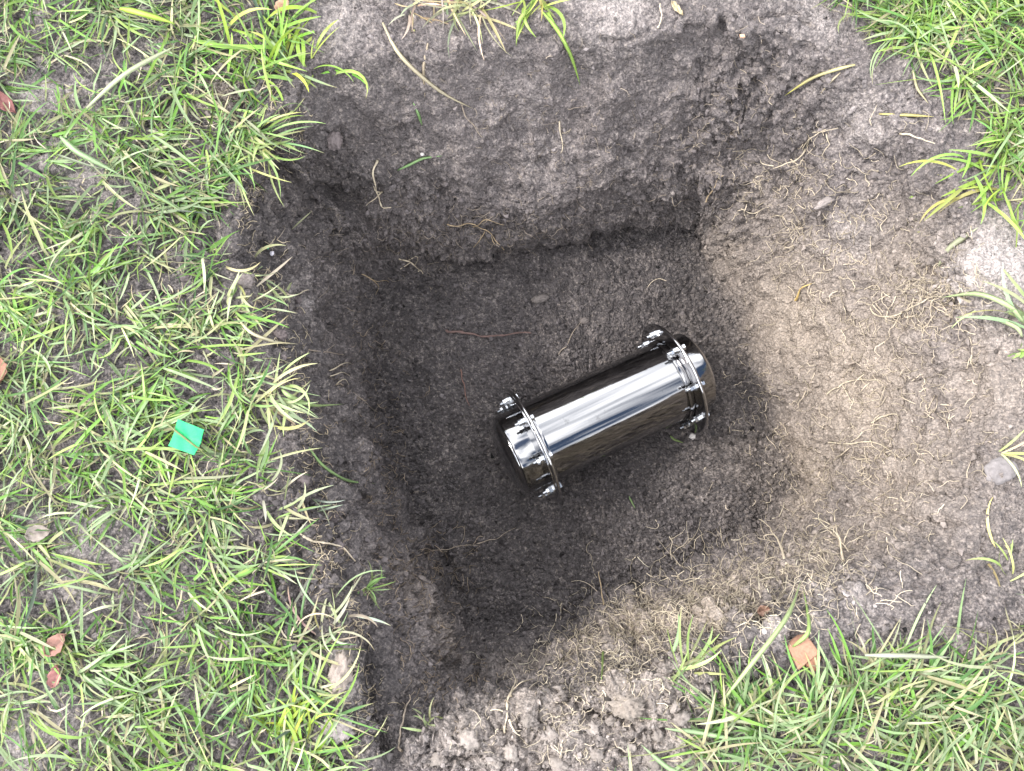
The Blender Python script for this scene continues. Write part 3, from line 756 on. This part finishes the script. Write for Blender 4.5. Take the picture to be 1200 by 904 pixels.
# ------------------------------------------------------------------ roots
def tube_mesh(C, rad, sides=5):
    C = np.asarray(C); n = len(C)
    d = np.gradient(C, axis=0); d /= np.linalg.norm(d, axis=1, keepdims=True)+1e-9
    a = np.cross(d, np.array([.31, .22, .92])); a /= np.linalg.norm(a, axis=1, keepdims=True)+1e-9
    b = np.cross(d, a)
    ph = np.arange(sides)*2*math.pi/sides
    Vv = C[:, None, :]+rad[:, None, None]*(a[:, None, :]*np.cos(ph)[None, :, None]+b[:, None, :]*np.sin(ph)[None, :, None])
    i = np.arange(n-1)[:, None]*sides; k = np.arange(sides)[None, :]; k2 = (k+1) % sides
    q = np.stack([i+k, i+k2, i+sides+k2, i+sides+k], -1).reshape(-1, 4)
    return Vv.reshape(-1, 3), q
def surf_path(pts_px, wob=2.2, step=3.0, lift=.001, r=.001, arch=0.0):
    pts = np.array(pts_px, float)
    L = np.hypot(*np.diff(pts, axis=0).T); t = np.concatenate([[0], np.cumsum(L)]); n = max(4, int(t[-1]/step))
    u = np.linspace(0, t[-1], n)
    xy = np.stack([np.interp(u, t, pts[:, 0]), np.interp(u, t, pts[:, 1])], 1)
    w = np.cumsum(rng.normal(0, 1, (n, 2)), 0); w -= np.linspace(0, 1, n)[:, None]*w[-1]
    xy = xy+wob*.45*w
    C = np.array([S(x, y)[0]+S(x, y)[1]*(r+lift) for x, y in xy])
    for _ in range(2):
        Cp = C.copy(); Cp[1:-1] = .25*C[:-2]+.5*C[1:-1]+.25*C[2:]; C = Cp
    nn = S(*pts[len(pts)//2])[1]
    C = C+(nn*arch)[None, :]*np.sin(np.linspace(0, math.pi*.85, n))[:, None]
    return C
ROOT_TAN, ROOT_PALE, ROOT_RED, ROOT_GREY = (.40, .31, .20), (.52, .45, .34), (.13, .082, .072), (.30, .25, .20)
def root(label, paths, r, col, group=None, arch=.003, wob=2.2, name='exposed_root'):
    VV, QQ, o = [], [], 0
    for i, p in enumerate(paths):
        C = surf_path(p, wob, 3.0, .0006, r, arch)
        rr = r*.78*(1 if i == 0 else .7)*np.linspace(1, .45, len(C))*(1+.2*rng.standard_normal(len(C)))
        v, q = tube_mesh(C, np.clip(rr, r*.25, None)); VV.append(v); QQ.append(q+o); o += len(v)
    v = np.concatenate(VV); c = v[0].copy()
    cc = np.array(col)[None, :]*(1+.15*rng.standard_normal((len(v), 1)))
    ob = mesh_obj(name, v-c, np.concatenate(QQ), M_ROOT, None, True, np.clip(cc, .02, .7)); ob.location = c
    return tag(ob, label, 'root', group)
root('wavy reddish brown root lying on the pit floor left of the capsule', [[(521,388),(545,391),(565,396),(585,397),(605,392),(620,390)]], .0036, (.15, .10, .09), wob=.8, arch=.005)
root('thin red root running down the floor below the wavy root', [[(540,433),(545,450),(550,475)]], .0016, (.2, .12, .1), wob=1)
root('branching pale root fan on the upper right bank', [[(950,160),(940,175),(925,188),(905,196)],[(940,175),(950,165),(970,150)],[(925,188),(935,195),(945,185)],[(950,155),(968,158),(982,150)],[(905,196),(893,187)],[(968,158),(975,170),(962,180)]], .0017, ROOT_PALE, arch=.006)
root('long forked root lying across the lower floor', [[(482,657),(510,648),(540,641),(560,638)],[(510,648),(498,640),(488,645)],[(540,641),(547,630),(545,615)],[(560,638),(580,630),(604,618)]], .0016, ROOT_GREY, arch=.003)
root('pale root twisting down into the far crumbly ledge', [[(440,188),(441,205),(447,225),(452,243),(458,240)],[(447,225),(430,240)],[(447,225),(438,215)]], .0022, ROOT_PALE, arch=.005)
root('tangled tan roots below the far ledge, left part', [[(526,264),(555,266),(570,272),(590,292)],[(570,272),(560,280),(553,290)],[(555,266),(572,255),(590,262)],[(575,270),(582,285)]], .0018, ROOT_TAN, arch=.006)
root('short pale root cluster at the far left floor corner', [[(470,302),(480,306),(492,318)],[(480,306),(490,298),(487,308)],[(480,306),(470,312)],[(492,318),(497,322)]], .0019, ROOT_PALE, arch=.006)
root('brown root sprays beside the far left floor corner', [[(422,322),(440,330),(455,330)],[(440,330),(448,338),(440,345)]], .0015, ROOT_TAN, arch=.004)
root('hanging rootlet on the middle of the far wall', [[(540,120),(546,135),(558,148),(562,160)]], .0016, ROOT_GREY, arch=.003)
root('pale curly rootlet on the right half of the far wall', [[(655,140),(658,155),(662,170),(657,178)],[(658,155),(666,150)]], .0017, ROOT_PALE, arch=.004)
root('upright tan root standing on the near rim', [[(708,718),(704,700),(702,680),(700,668)]], .0018, ROOT_TAN, arch=.010)
root('forked tan root on the near rim right of the upright one', [[(745,700),(752,690),(742,682)],[(752,690),(760,694)],[(745,700),(735,705)]], .0019, ROOT_PALE, arch=.008)
root('tall pale root rising from the sandy near bank', [[(920,665),(915,645),(908,625),(890,612)],[(915,645),(925,630),(922,615)],[(908,625),(900,632)]], .0022, ROOT_PALE, arch=.012)
root('pale forked root lying over the near right sandy bank', [[(990,660),(985,640),(978,620),(980,600)],[(985,640),(1000,630),(1003,615)],[(978,620),(955,612)],[(985,640),(997,650)]], .0020, ROOT_PALE, arch=.010)
root('long crooked root hanging from the near rim', [[(592,860),(594,835),(600,820),(612,808),(625,800)],[(594,835),(580,832)],[(600,820),(610,795),(603,787)],[(594,845),(604,858)]], .0021, ROOT_PALE, arch=.006)
root('vertical pale root at the lower left pit corner', [[(470,880),(470,850),(474,830),(480,812)],[(474,830),(466,822)]], .0022, ROOT_GREY, arch=.005)
root('pale bent root lying over the left rim clods', [[(352,624),(370,632),(390,640),(412,656)],[(352,624),(350,618)]], .0022, ROOT_PALE, arch=.006)
root('thin wiry root along the left wall', [[(362,410),(380,415),(400,416)],[(380,415),(390,404)]], .0014, ROOT_GREY, arch=.004)
root('three short pale rootlets side by side on the left wall', [[(383,434),(395,428),(408,426)],[(386,442),(398,438),(408,440)],[(390,450),(402,446),(407,452)]], .0016, ROOT_PALE, arch=.004)
root('fine root curving around the left wall corner', [[(440,482),(424,470),(412,460)],[(440,482),(452,468)]], .0013, ROOT_GREY, arch=.004)
root('pale root loop high on the left wall', [[(335,345),(350,348),(362,338)],[(322,345),(335,345)]], .0016, ROOT_PALE, arch=.005)
root('dangling white root on the right bank centre', [[(1020,360),(1035,368),(1060,366),(1080,355),(1105,345)],[(1035,368),(1025,352),(1045,343)],[(1060,366),(1052,380)]], .0016, ROOT_PALE, arch=.005)
root('tan rootlets crossing the right bank crack', [[(970,462),(985,450),(1010,445),(1035,447)],[(985,450),(1005,470),(1032,468)],[(1010,445),(1018,455)]], .0014, ROOT_PALE, arch=.004)
root('white split root on the lower right bank', [[(1020,495),(1040,492),(1055,487)],[(1022,498),(1042,497)]], .0019, ROOT_PALE, arch=.004)
root('scraggly root web on the lower right bank', [[(970,520),(1000,517),(1020,515),(1050,535)],[(1000,517),(1012,505),(1030,500)],[(1020,515),(1035,530)]], .0014, ROOT_PALE, arch=.005)
root('yellowish curled root with orange end on the right bank', [[(934,352),(940,340),(950,332)]], .0024, (.55, .40, .16), arch=.003)
root('pale wisp of root on the right edge of the far wall', [[(870,245),(885,248),(900,242)],[(885,248),(895,238)]], .0014, ROOT_PALE, arch=.003)
root('thin slanting root on the far right bank corner', [[(830,235),(838,220),(846,205)]], .0014, ROOT_TAN, arch=.003)
root('pale root dangling under the top grass at the centre right', [[(770,35),(773,22),(772,5)]], .0018, ROOT_PALE, arch=.004)
root('straw-coloured root lying below the straw stem', [[(1055,155),(1072,162),(1095,170)]], .0020, ROOT_PALE, arch=.003)
root('fine crossing root on the floor behind the capsule', [[(655,415),(668,400),(680,375)]], .0013, ROOT_GREY, arch=.002)

def hairs(name, label, regions, col, cat='roots'):
    VV, QQ, CC, o = [], [], [], 0
    for x, y, rx, ry, n, ln, r in regions:
        for _ in range(n):
            px, py = x+random.gauss(0, rx*.5), y+random.gauss(0, ry*.5); a = random.uniform(0, 6.28)
            l_ = ln*random.uniform(.4, 1.3); k = 5; path = [(px, py)]
            for q in range(k-1):
                a += random.gauss(0, .6); path.append((path[-1][0]+math.cos(a)*l_/k, path[-1][1]+math.sin(a)*l_/k))
            C = np.array([S(*p)[0]+S(*p)[1]*.001 for p in path])
            nn = S(px, py)[1]; hgt = random.random()**2*.010
            C += nn*hgt*np.sin(np.linspace(0, 2.6, k))[:, None]
            t = np.linspace(0, k-1, 8); C = np.stack([np.interp(t, np.arange(k), C[:, c]) for c in range(3)], 1)
            rr = r*random.uniform(.6, 1.2)*np.linspace(1, .5, len(C))
            v, q = tube_mesh(C, rr, 3); VV.append(v); QQ.append(q+o); o += len(v)
            CC.append(np.repeat(np.array([col])*random.uniform(.55, 1.25), len(v), 0))
    ob = mesh_obj(name, np.concatenate(VV), np.concatenate(QQ), M_ROOT, None, True, np.clip(np.concatenate(CC), .02, .7))
    return tag(ob, label, cat, None, 'stuff')
hairs('fine_roots', 'dense mat of fine tan roots fringing the sandy near rim', [(790,722,120,40,260,36,.00065),(725,745,90,46,270,29,.0006),(880,700,120,56,229,36,.00065),(660,795,80,60,121,25,.0006),(960,660,100,60,148,36,.00065),(740,780,60,40,94,18,.0007),(680,850,160,60,130,22,.0006),(820,800,120,60,90,24,.0006),(850,660,130,40,81,41,.0007)], (.60, .52, .40))
hairs('fine_roots', 'fine pale rootlets scattered over the sandy right bank', [(1000,300,120,120,222,25,.0007),(1060,450,110,140,262,25,.0007),(930,230,90,90,162,23,.0007),(1100,350,50,40,162,27,.0007),(900,500,70,100,100,16,.0007),(1000,560,110,70,141,23,.0007)], (.56, .48, .37))
hairs('fine_roots', 'ragged root mat under the turf edge along the left rim', [(292,240,14,50,50,18,.0007),(315,340,22,60,60,20,.0007),(345,440,24,60,60,20,.0007),(362,540,26,60,60,20,.0007),(385,640,26,60,60,20,.0007),(415,740,24,60,60,20,.0007),(330,150,30,50,50,20,.0007),(430,840,24,60,40,18,.0007)], (.46, .39, .28))
hairs('fine_roots', 'fine grey rootlets on the crumbly far ledge and far wall', [(480,280,120,60,121,20,.00065),(600,270,120,30,67,20,.00065),(740,200,150,90,94,16,.0006),(600,110,150,80,54,13,.0006),(850,150,80,100,81,18,.00065)], (.32, .27, .22))
hairs('fine_roots', 'fine brownish rootlets on the lower left wall and corner', [(490,690,60,70,162,20,.00065),(450,560,30,80,81,16,.0006),(430,440,50,100,67,16,.0006),(520,800,60,50,81,18,.00065),(380,620,50,80,54,20,.0006)], (.34, .27, .20))

# ------------------------------------------------------------------ crumbs, clods, stones
ICO = None
def ico():
    global ICO
    if ICO is None:
        import bmesh
        bm = bmesh.new(); bmesh.ops.create_icosphere(bm, subdivisions=1, radius=1.0)
        bm.verts.ensure_lookup_table()
        ICO = (np.array([v.co[:] for v in bm.verts]), np.array([[v.index for v in f.verts] for f in bm.faces])); bm.free()
    return ICO
def crumbs(name, label, idx, size, col, var=.3, kind='stuff'):
    iv, fi = ico(); n = len(idx)
    # random rotation per crumb
    ax = rng.normal(size=(n, 3)); ax /= np.linalg.norm(ax, axis=1, keepdims=True); an = rng.uniform(0, 6.28, n)
    K = np.zeros((n, 3, 3)); K[:, 0, 1] = -ax[:, 2]; K[:, 0, 2] = ax[:, 1]; K[:, 1, 0] = ax[:, 2]; K[:, 1, 2] = -ax[:, 0]; K[:, 2, 0] = -ax[:, 1]; K[:, 2, 1] = ax[:, 0]
    Rm = np.eye(3)[None]+np.sin(an)[:, None, None]*K+(1-np.cos(an))[:, None, None]*(K@K)
    b = iv[None]*(1+.42*rng.standard_normal((n, len(iv), 1)))*np.stack([np.ones(n), rng.uniform(.6, 1, n), rng.uniform(.5, .9, n)], 1)[:, None, :]
    b = np.einsum('nij,nkj->nki', Rm, b)*size[:, None, None]
    Pn = Vd[idx]; Nn = Nd.reshape(-1, 3)[idx]
    v = b+(Pn+Nn*(size*.35)[:, None])[:, None, :]
    q = (fi[None]+(np.arange(n)*len(iv))[:, None, None]).reshape(-1, 3)
    cc = np.repeat(col[:, None, :]*(1+.1*rng.standard_normal((n, len(iv), 1))), 1, 1)
    ob = mesh_obj(name, v.reshape(-1, 3), q, M_CRUMB, None, False, np.clip(cc.reshape(-1, 3), .01, .6))
    return tag(ob, label, 'soil', None, kind)
def pick(n, part_id, w=None):
    ids = np.nonzero(part_v[:NFINE*NT] == part_id)[0]
    rad = RR.reshape(-1)[ids]                                  # area weight of polar grid
    wt = rad.copy() if w is None else rad*w[ids]
    wt = np.clip(wt, 0, None); wt /= wt.sum()
    return rng.choice(ids, n, p=wt)
def soil_col(idx, gain=1.0):
    d = np.clip(dryw[idx], 0, 1)[:, None]; s_ = np.clip(sandw[idx], 0, 1)[:, None]; p_ = np.clip(palew[idx], 0, 1)[:, None]
    c = np.array([.029, .0265, .0275])*(1-d)+np.array([.120, .106, .106])*d
    c = c*(1-s_)+np.array([.245, .207, .172])*s_; c = c*(1-p_)+np.array([.36, .33, .32])*p_
    return c*gain*(1+.3*rng.standard_normal((len(idx), 1)))
i_ = pick(15000, 0); sz = .0011+.0034*rng.random(len(i_))**2.4
crumbs('soil_crumbs', 'loose dark soil crumbs covering the pit floor', i_, sz, soil_col(i_, 1.35))
wcr = np.clip(crumb+.35-.3*smoothm, .03, 2)
i_ = pick(8500, 1, wcr); sz = .0009+.0042*rng.random(len(i_))**3.5
crumbs('soil_crumbs', 'loose grey soil crumbs clinging to the pit walls', i_, sz, soil_col(i_, 1.25))
rad_all = np.linalg.norm(Vf[:, :2], axis=1)
wg = (np.clip(crumb, 0, 1.2)*1.0+.10)*(rad_all < 1.0)
i_ = pick(6500, 2, wg); sz = .0010+.0036*rng.random(len(i_))**3.4
crumbs('soil_crumbs', 'loose pale soil crumbs spread over the ground round the rim', i_, sz, soil_col(i_, 1.2))

def lump(name, label, px, py, size, col, cat, group=None, mat=None, stretch=(1, .75, .6), rot=0.0, sub=4, rough_=.22, freq=2.0, sink=.3, facet=False, seed=0):
    import bmesh
    bm = bmesh.new(); bmesh.ops.create_icosphere(bm, subdivisions=sub, radius=1.0)
    vv = np.array([v.co[:] for v in bm.verts]); ff = [tuple(v.index for v in f.verts) for f in bm.faces]; bm.free()
    if facet:
        rs = np.random.default_rng(seed+5); bm = bmesh.new()
        for c_ in [(x, y, z) for x in (-1, 1) for y in (-1, 1) for z in (-1, 1)]:
            bm.verts.new(np.array(c_)*rs.uniform(.45, .95, 3))
        for _ in range(5):
            d_ = rs.normal(size=3); bm.verts.new(d_/np.linalg.norm(d_)*rs.uniform(.8, 1.0))
        res = bmesh.ops.convex_hull(bm, input=bm.verts)
        for v_ in [v_ for v_ in bm.verts if not v_.link_faces]: bm.verts.remove(v_)
        bmesh.ops.bevel(bm, geom=list(bm.edges), offset=.06, segments=2, affect='EDGES', profile=.5)
        bmesh.ops.triangulate(bm, faces=bm.faces); bmesh.ops.subdivide_edges(bm, edges=bm.edges, cuts=1)
        bm.verts.ensure_lookup_table(); bm.verts.index_update()
        vv = np.array([v.co[:] for v in bm.verts]); ff = [tuple(v.index for v in f.verts) for f in bm.faces]; bm.free()
    if False:
        rs = np.random.default_rng(seed+5)
        for _ in range(11):
            nrm = rs.normal(size=3); nrm /= np.linalg.norm(nrm); h = rs.uniform(.55, .85)
            dd = vv@nrm; vv = vv-np.clip(dd-h, 0, None)[:, None]*nrm
    vv = vv*(1+rough_*1.3*fbm(vv+seed*9.1, freq, 4, 7+seed, .6)+(0 if facet else rough_*.9*(cells(vv+seed*3.3, freq*1.6, 5)-.3)))[:, None]*np.array(stretch)
    c, s = math.cos(rot), math.sin(rot)
    vv = np.stack([vv[:, 0]*c-vv[:, 1]*s, vv[:, 0]*s+vv[:, 1]*c, vv[:, 2]], 1)*size
    p, nn = S(px, py)
    cc = np.array(col)[None, :]*(1+.25*fbm(vv/size, 3.0, 2, 3))[:, None]
    o = mesh_obj(name, vv, ff, mat or M_STONE, None, True, np.clip(cc, .01, .7))
    o.location = p+nn*size*stretch[2]*(1-2*sink)*.9
    if facet: sharp(o.data, 28)
    return tag(o, label, cat, group)
lump('soil_clod', 'oblong grey clod on the pit floor behind the capsule', 633, 351, .0165, (.13,.115,.11), 'clod', stretch=(1,.45,.45), rot=.25, freq=2.5, mat=M_CRUMB, seed=1)
lump('soil_clod', 'rounded dark clod on the floor behind the capsule, near the long body', 684, 375, .0085, (.12,.105,.10), 'clod', seed=2, mat=M_CRUMB)
lump('brick_fragment', 'orange-pink brick fragment half buried at the near right rim', 938, 762, .0215, (.30,.17,.115), 'brick fragment', stretch=(1,.85,.6), rot=.5, facet=True, rough_=.03, sink=.30, seed=3)
lump('brick_fragment', 'small orange brick chip touching the lower right of the larger fragment', 949, 775, .011, (.29,.15,.10), 'brick fragment', stretch=(1,.9,.6), rot=1.1, facet=True, rough_=.03, sink=.25, seed=4)
lump('stone', 'smooth pale grey stone on the far right of the bank', 1172, 548, .020, (.18,.165,.165), 'stone', stretch=(1,.8,.35), rot=.3, rough_=.16, freq=1.4, sink=.88, seed=5)
lump('stone', 'dark brown pebble among grass left of the rim', 214, 325, .0085, (.10,.085,.085), 'stone', rough_=.2, sink=.1, seed=6)
lump('stone', 'elongated grey stone sliver lying on the right bank', 968, 236, .019, (.26,.23,.22), 'stone', stretch=(1,.3,.3), rot=.55, sink=.3, seed=7)
lump('stone', 'small pale grey pebble on the far wall beside the dark green blade', 494, 181, .0032, (.45,.43,.42), 'stone', sink=.2, seed=8)
lump('soil_clod', 'grey clod wedged at the upper left corner of the far wall', 389, 163, .013, (.13,.11,.11), 'clod', stretch=(.8,1,.7), mat=M_CRUMB, sink=.25, seed=9, rough_=.4, freq=3)
lump('stone', 'white crumb lying under the right flange of the capsule', 811, 511, .0052, (.55,.52,.50), 'stone', stretch=(1,.9,.7), rough_=.5, freq=3, sink=.1, seed=10)
lump('brick_fragment', 'tiny orange brick chip on the far rim right of the top crack', 870, 41, .0040, (.50,.32,.22), 'brick fragment', facet=True, sink=.2, seed=11)
lump('soil_clod', 'tall pale dried mud clod stuck on the left rim beside the lower slot', 400, 790, .021, (.27,.23,.205), 'clod', stretch=(.55,1.15,.5), rot=-.2, mat=M_CRUMB, rough_=.45, freq=2.6, sink=.25, seed=12)
lump('soil_clod', 'grey mud slab at the left rim below the tall dried clod', 396, 852, .016, (.24,.215,.21), 'clod', stretch=(1,.8,.3), mat=M_CRUMB, rough_=.6, freq=2.6, sink=.5, seed=13)
lump('soil_clod', 'pale crumbly clod on the left rim under the pale bent blade', 327, 395, .010, (.12,.10,.10), 'clod', stretch=(1,.7,.5), mat=M_CRUMB, rough_=.5, freq=3, sink=.3, seed=14)
lump('soil_clod', 'pale crumbly clod at the left rim above the bent blade', 287, 330, .011, (.15,.13,.125), 'clod', stretch=(1,.8,.5), mat=M_CRUMB, rough_=.5, freq=3, sink=.35, seed=15)
lump('soil_clod', 'grey clod hanging at the near pit corner below the crevice', 577, 780, .011, (.12,.105,.10), 'clod', stretch=(.8,1,.7), mat=M_CRUMB, rough_=.45, freq=3, sink=.3, seed=16)
lump('soil_clod', 'rounded bare clod with dark hollow on the near rim', 735, 826, .017, (.22,.19,.165), 'clod', stretch=(1,.75,.55), mat=M_CRUMB, rough_=.5, freq=3.4, sink=.35, seed=17)
for k, (x, y) in enumerate([(520,885),(555,872),(600,880),(640,862),(660,890),(700,880),(735,872),(770,860),(690,855),(620,850),(785,825),(800,845),(760,895),(580,895),(540,850),(720,850)]):
    lump('soil_clod', 'small pale crumbly clod on the bare soil of the near rim', x+random.uniform(-6, 6), y+random.uniform(-6, 6), random.uniform(.006, .0115), np.array((.25,.22,.20))*random.uniform(.75, 1.2), 'clod',
         'pale clods on the near rim', M_CRUMB, (1, random.uniform(.6, .95), random.uniform(.5, .8)), random.uniform(0, 6), 3, .7, 3, .42, seed=30+k)
for k, (x, y) in enumerate([(345,352),(352,372),(365,420),(330,420),(355,690),(378,662),(385,612),(360,560),(392,640),(346,600)]):
    lump('soil_clod', 'small grey crumbly clod on the left rim between grass and pit', x+random.uniform(-5, 5), y+random.uniform(-5, 5), random.uniform(.005, .010), np.array((.13,.11,.11))*random.uniform(.6, 1.3), 'clod',
         'grey clods on the left rim', M_CRUMB, (1, random.uniform(.6, .95), random.uniform(.5, .8)), random.uniform(0, 6), 3, .7, 3, .42, seed=60+k)

# ------------------------------------------------------------------ leaves, plastic tag, litter
def leaf(label, px, py, L, W, rot, col, lift=.01, curl=.25, name='dead_leaf'):
    nu, nv = 14, 9; Vv = []; cc = []
    for i in range(nu):
        u = i/(nu-1); w = W*(math.sin(math.pi*min(1, u**.75))**.8+.02)*.5
        for j in range(nv):
            v = j/(nv-1)*2-1
            z = curl*W*(v*v)*.6+curl*L*(u-.5)**2+.0012*math.sin(u*19+v*5)-.0012*math.exp(-(v*6)**2)
            wob = 1+.08*math.sin(u*31+(2 if v > 0 else 0))
            Vv.append(((u-.5)*L, v*w*wob, z)); cc.append(np.array(col)*(1+.25*math.sin(u*9+v*3)*.5-(.25 if abs(v) < .15 else 0)))
    q = [(i*nv+j, (i+1)*nv+j, (i+1)*nv+j+1, i*nv+j+1) for i in range(nu-1) for j in range(nv-1)]
    p, nn = S(px, py)
    o = mesh_obj(name, Vv, q, M_LEAF, None, True, np.clip(np.array(cc), .01, .7))
    sm = o.modifiers.new('thickness', 'SOLIDIFY'); sm.thickness = .0006
    o.location = p+np.array([0, 0, lift]); o.rotation_euler = (random.uniform(-.15, .15), random.uniform(-.2, .2), rot)
    return tag(o, label, 'leaf')
leaf('reddish brown dead leaf at the left edge of the grass, level with the capsule', 9, 434, .042, .034, 1.9, (.26,.13,.09), .016, .3)
leaf('dark red dead leaf at the upper left edge on bare mud', 14, 124, .044, .020, -.7, (.20,.08,.075), .010, .4)
leaf('brown leaf scrap showing between blades in the lower left grass', 72, 752, .034, .022, .8, (.28,.15,.12), .012, .3)
leaf('pinkish dead leaf half hidden in the lower left grass', 72, 786, .026, .017, 1.4, (.27,.12,.11), .010, .3)
leaf('pale grey withered leaf on the bare patch in the left lawn', 52, 622, .030, .020, .2, (.25,.215,.19), .012, .25)
leaf('tan withered leaf flake on the far rim by the lush tuft', 335, 12, .024, .018, 1.0, (.44,.27,.18), .012, .3)
leaf('narrow tan leaf scrap on the top edge right of the straw tuft', 793, 12, .024, .008, -.9, (.46,.38,.24), .004, .2)
leaf('small brown leaf flake in the lower right grass', 893, 715, .018, .013, .3, (.40,.25,.19), .010, .3)

# green plastic tag lying tilted on the grass
def plastic_tag():
    n = 11; L, W, T = .0405, .0345, .0011; Vv, q = [], []
    for s in (1, -1):
        for i in range(n):
            for j in range(n):
                u, v = i/(n-1)-.5, j/(n-1)-.5
                z = .0022*math.sin(u*2.2+.4)+.0070*abs(v)+.0006*math.sin(u*11+v*7)
                Vv.append((u*L*(1+.03*v), v*W*(1-.05*u), z+s*T/2))
    N2 = n*n
    for i in range(n-1):
        for j in range(n-1):
            a, b, c, d = i*n+j, (i+1)*n+j, (i+1)*n+j+1, i*n+j+1
            q += [(a, b, c, d), (N2+d, N2+c, N2+b, N2+a)]
    edge = [i*n for i in range(n)]+[(n-1)*n+j for j in range(1, n)]+[i*n+n-1 for i in range(n-2, -1, -1)]+[j for j in range(n-2, 0, -1)]
    for a, b in zip(edge, edge[1:]+edge[:1]): q.append((b, a, N2+a, N2+b))
    cc = np.repeat(np.array([[.005, .40, .13]]), len(Vv), 0)
    o = mesh_obj('plastic_tag', Vv, q, M_PLASTIC, None, True, cc); sharp(o.data, 40)
    p = at(220, 513, .024)
    o.location = p; o.rotation_euler = (R(4), R(-5), R(-19))
    tag(o, 'small square of bright green plastic lying on the grass', 'plastic tag')
    M = o.matrix_basis
    # dry stem lying across it
    cs = np.array([(-.034, .009, .0028), (-.018, .0035, .0040), (0, -.0015, .0044), (.016, -.0062, .0040), (.026, -.0085, .0018)])
    Rz = np.array(M.to_3x3()); C = cs@Rz.T+np.array(M.translation)
    v, qq = tube_mesh(np.stack([np.interp(np.linspace(0, 4, 14), np.arange(5), C[:, k]) for k in range(3)], 1), np.full(14, .0013), 6)
    c = v[0].copy(); s = mesh_obj('dry_straw', v-c, qq, M_GRASS, None, True, np.repeat(np.array([[.16, .19, .07]]), len(v), 0)); s.location = c
    tag(s, 'thin olive stem lying across the green plastic square', 'stem')
plastic_tag()
lump('litter_scrap', 'tiny white scrap of litter on the left wall', 318, 297, .0045, (.62,.60,.66), 'litter', stretch=(.7,1,.3), sink=.1, seed=80, mat=M_PLASTIC)
lump('litter_scrap', 'tiny green scrap of litter above the white scrap on the left wall', 315, 286, .0032, (.05,.42,.22), 'litter', stretch=(.5,1,.3), rot=.4, sink=.1, seed=81, mat=M_PLASTIC)
print('tris', sum(sum(len(p.vertices)-2 for p in o.data.polygons) for o in SC.objects if o.type == 'MESH' and len(o.data.polygons) < 50000))
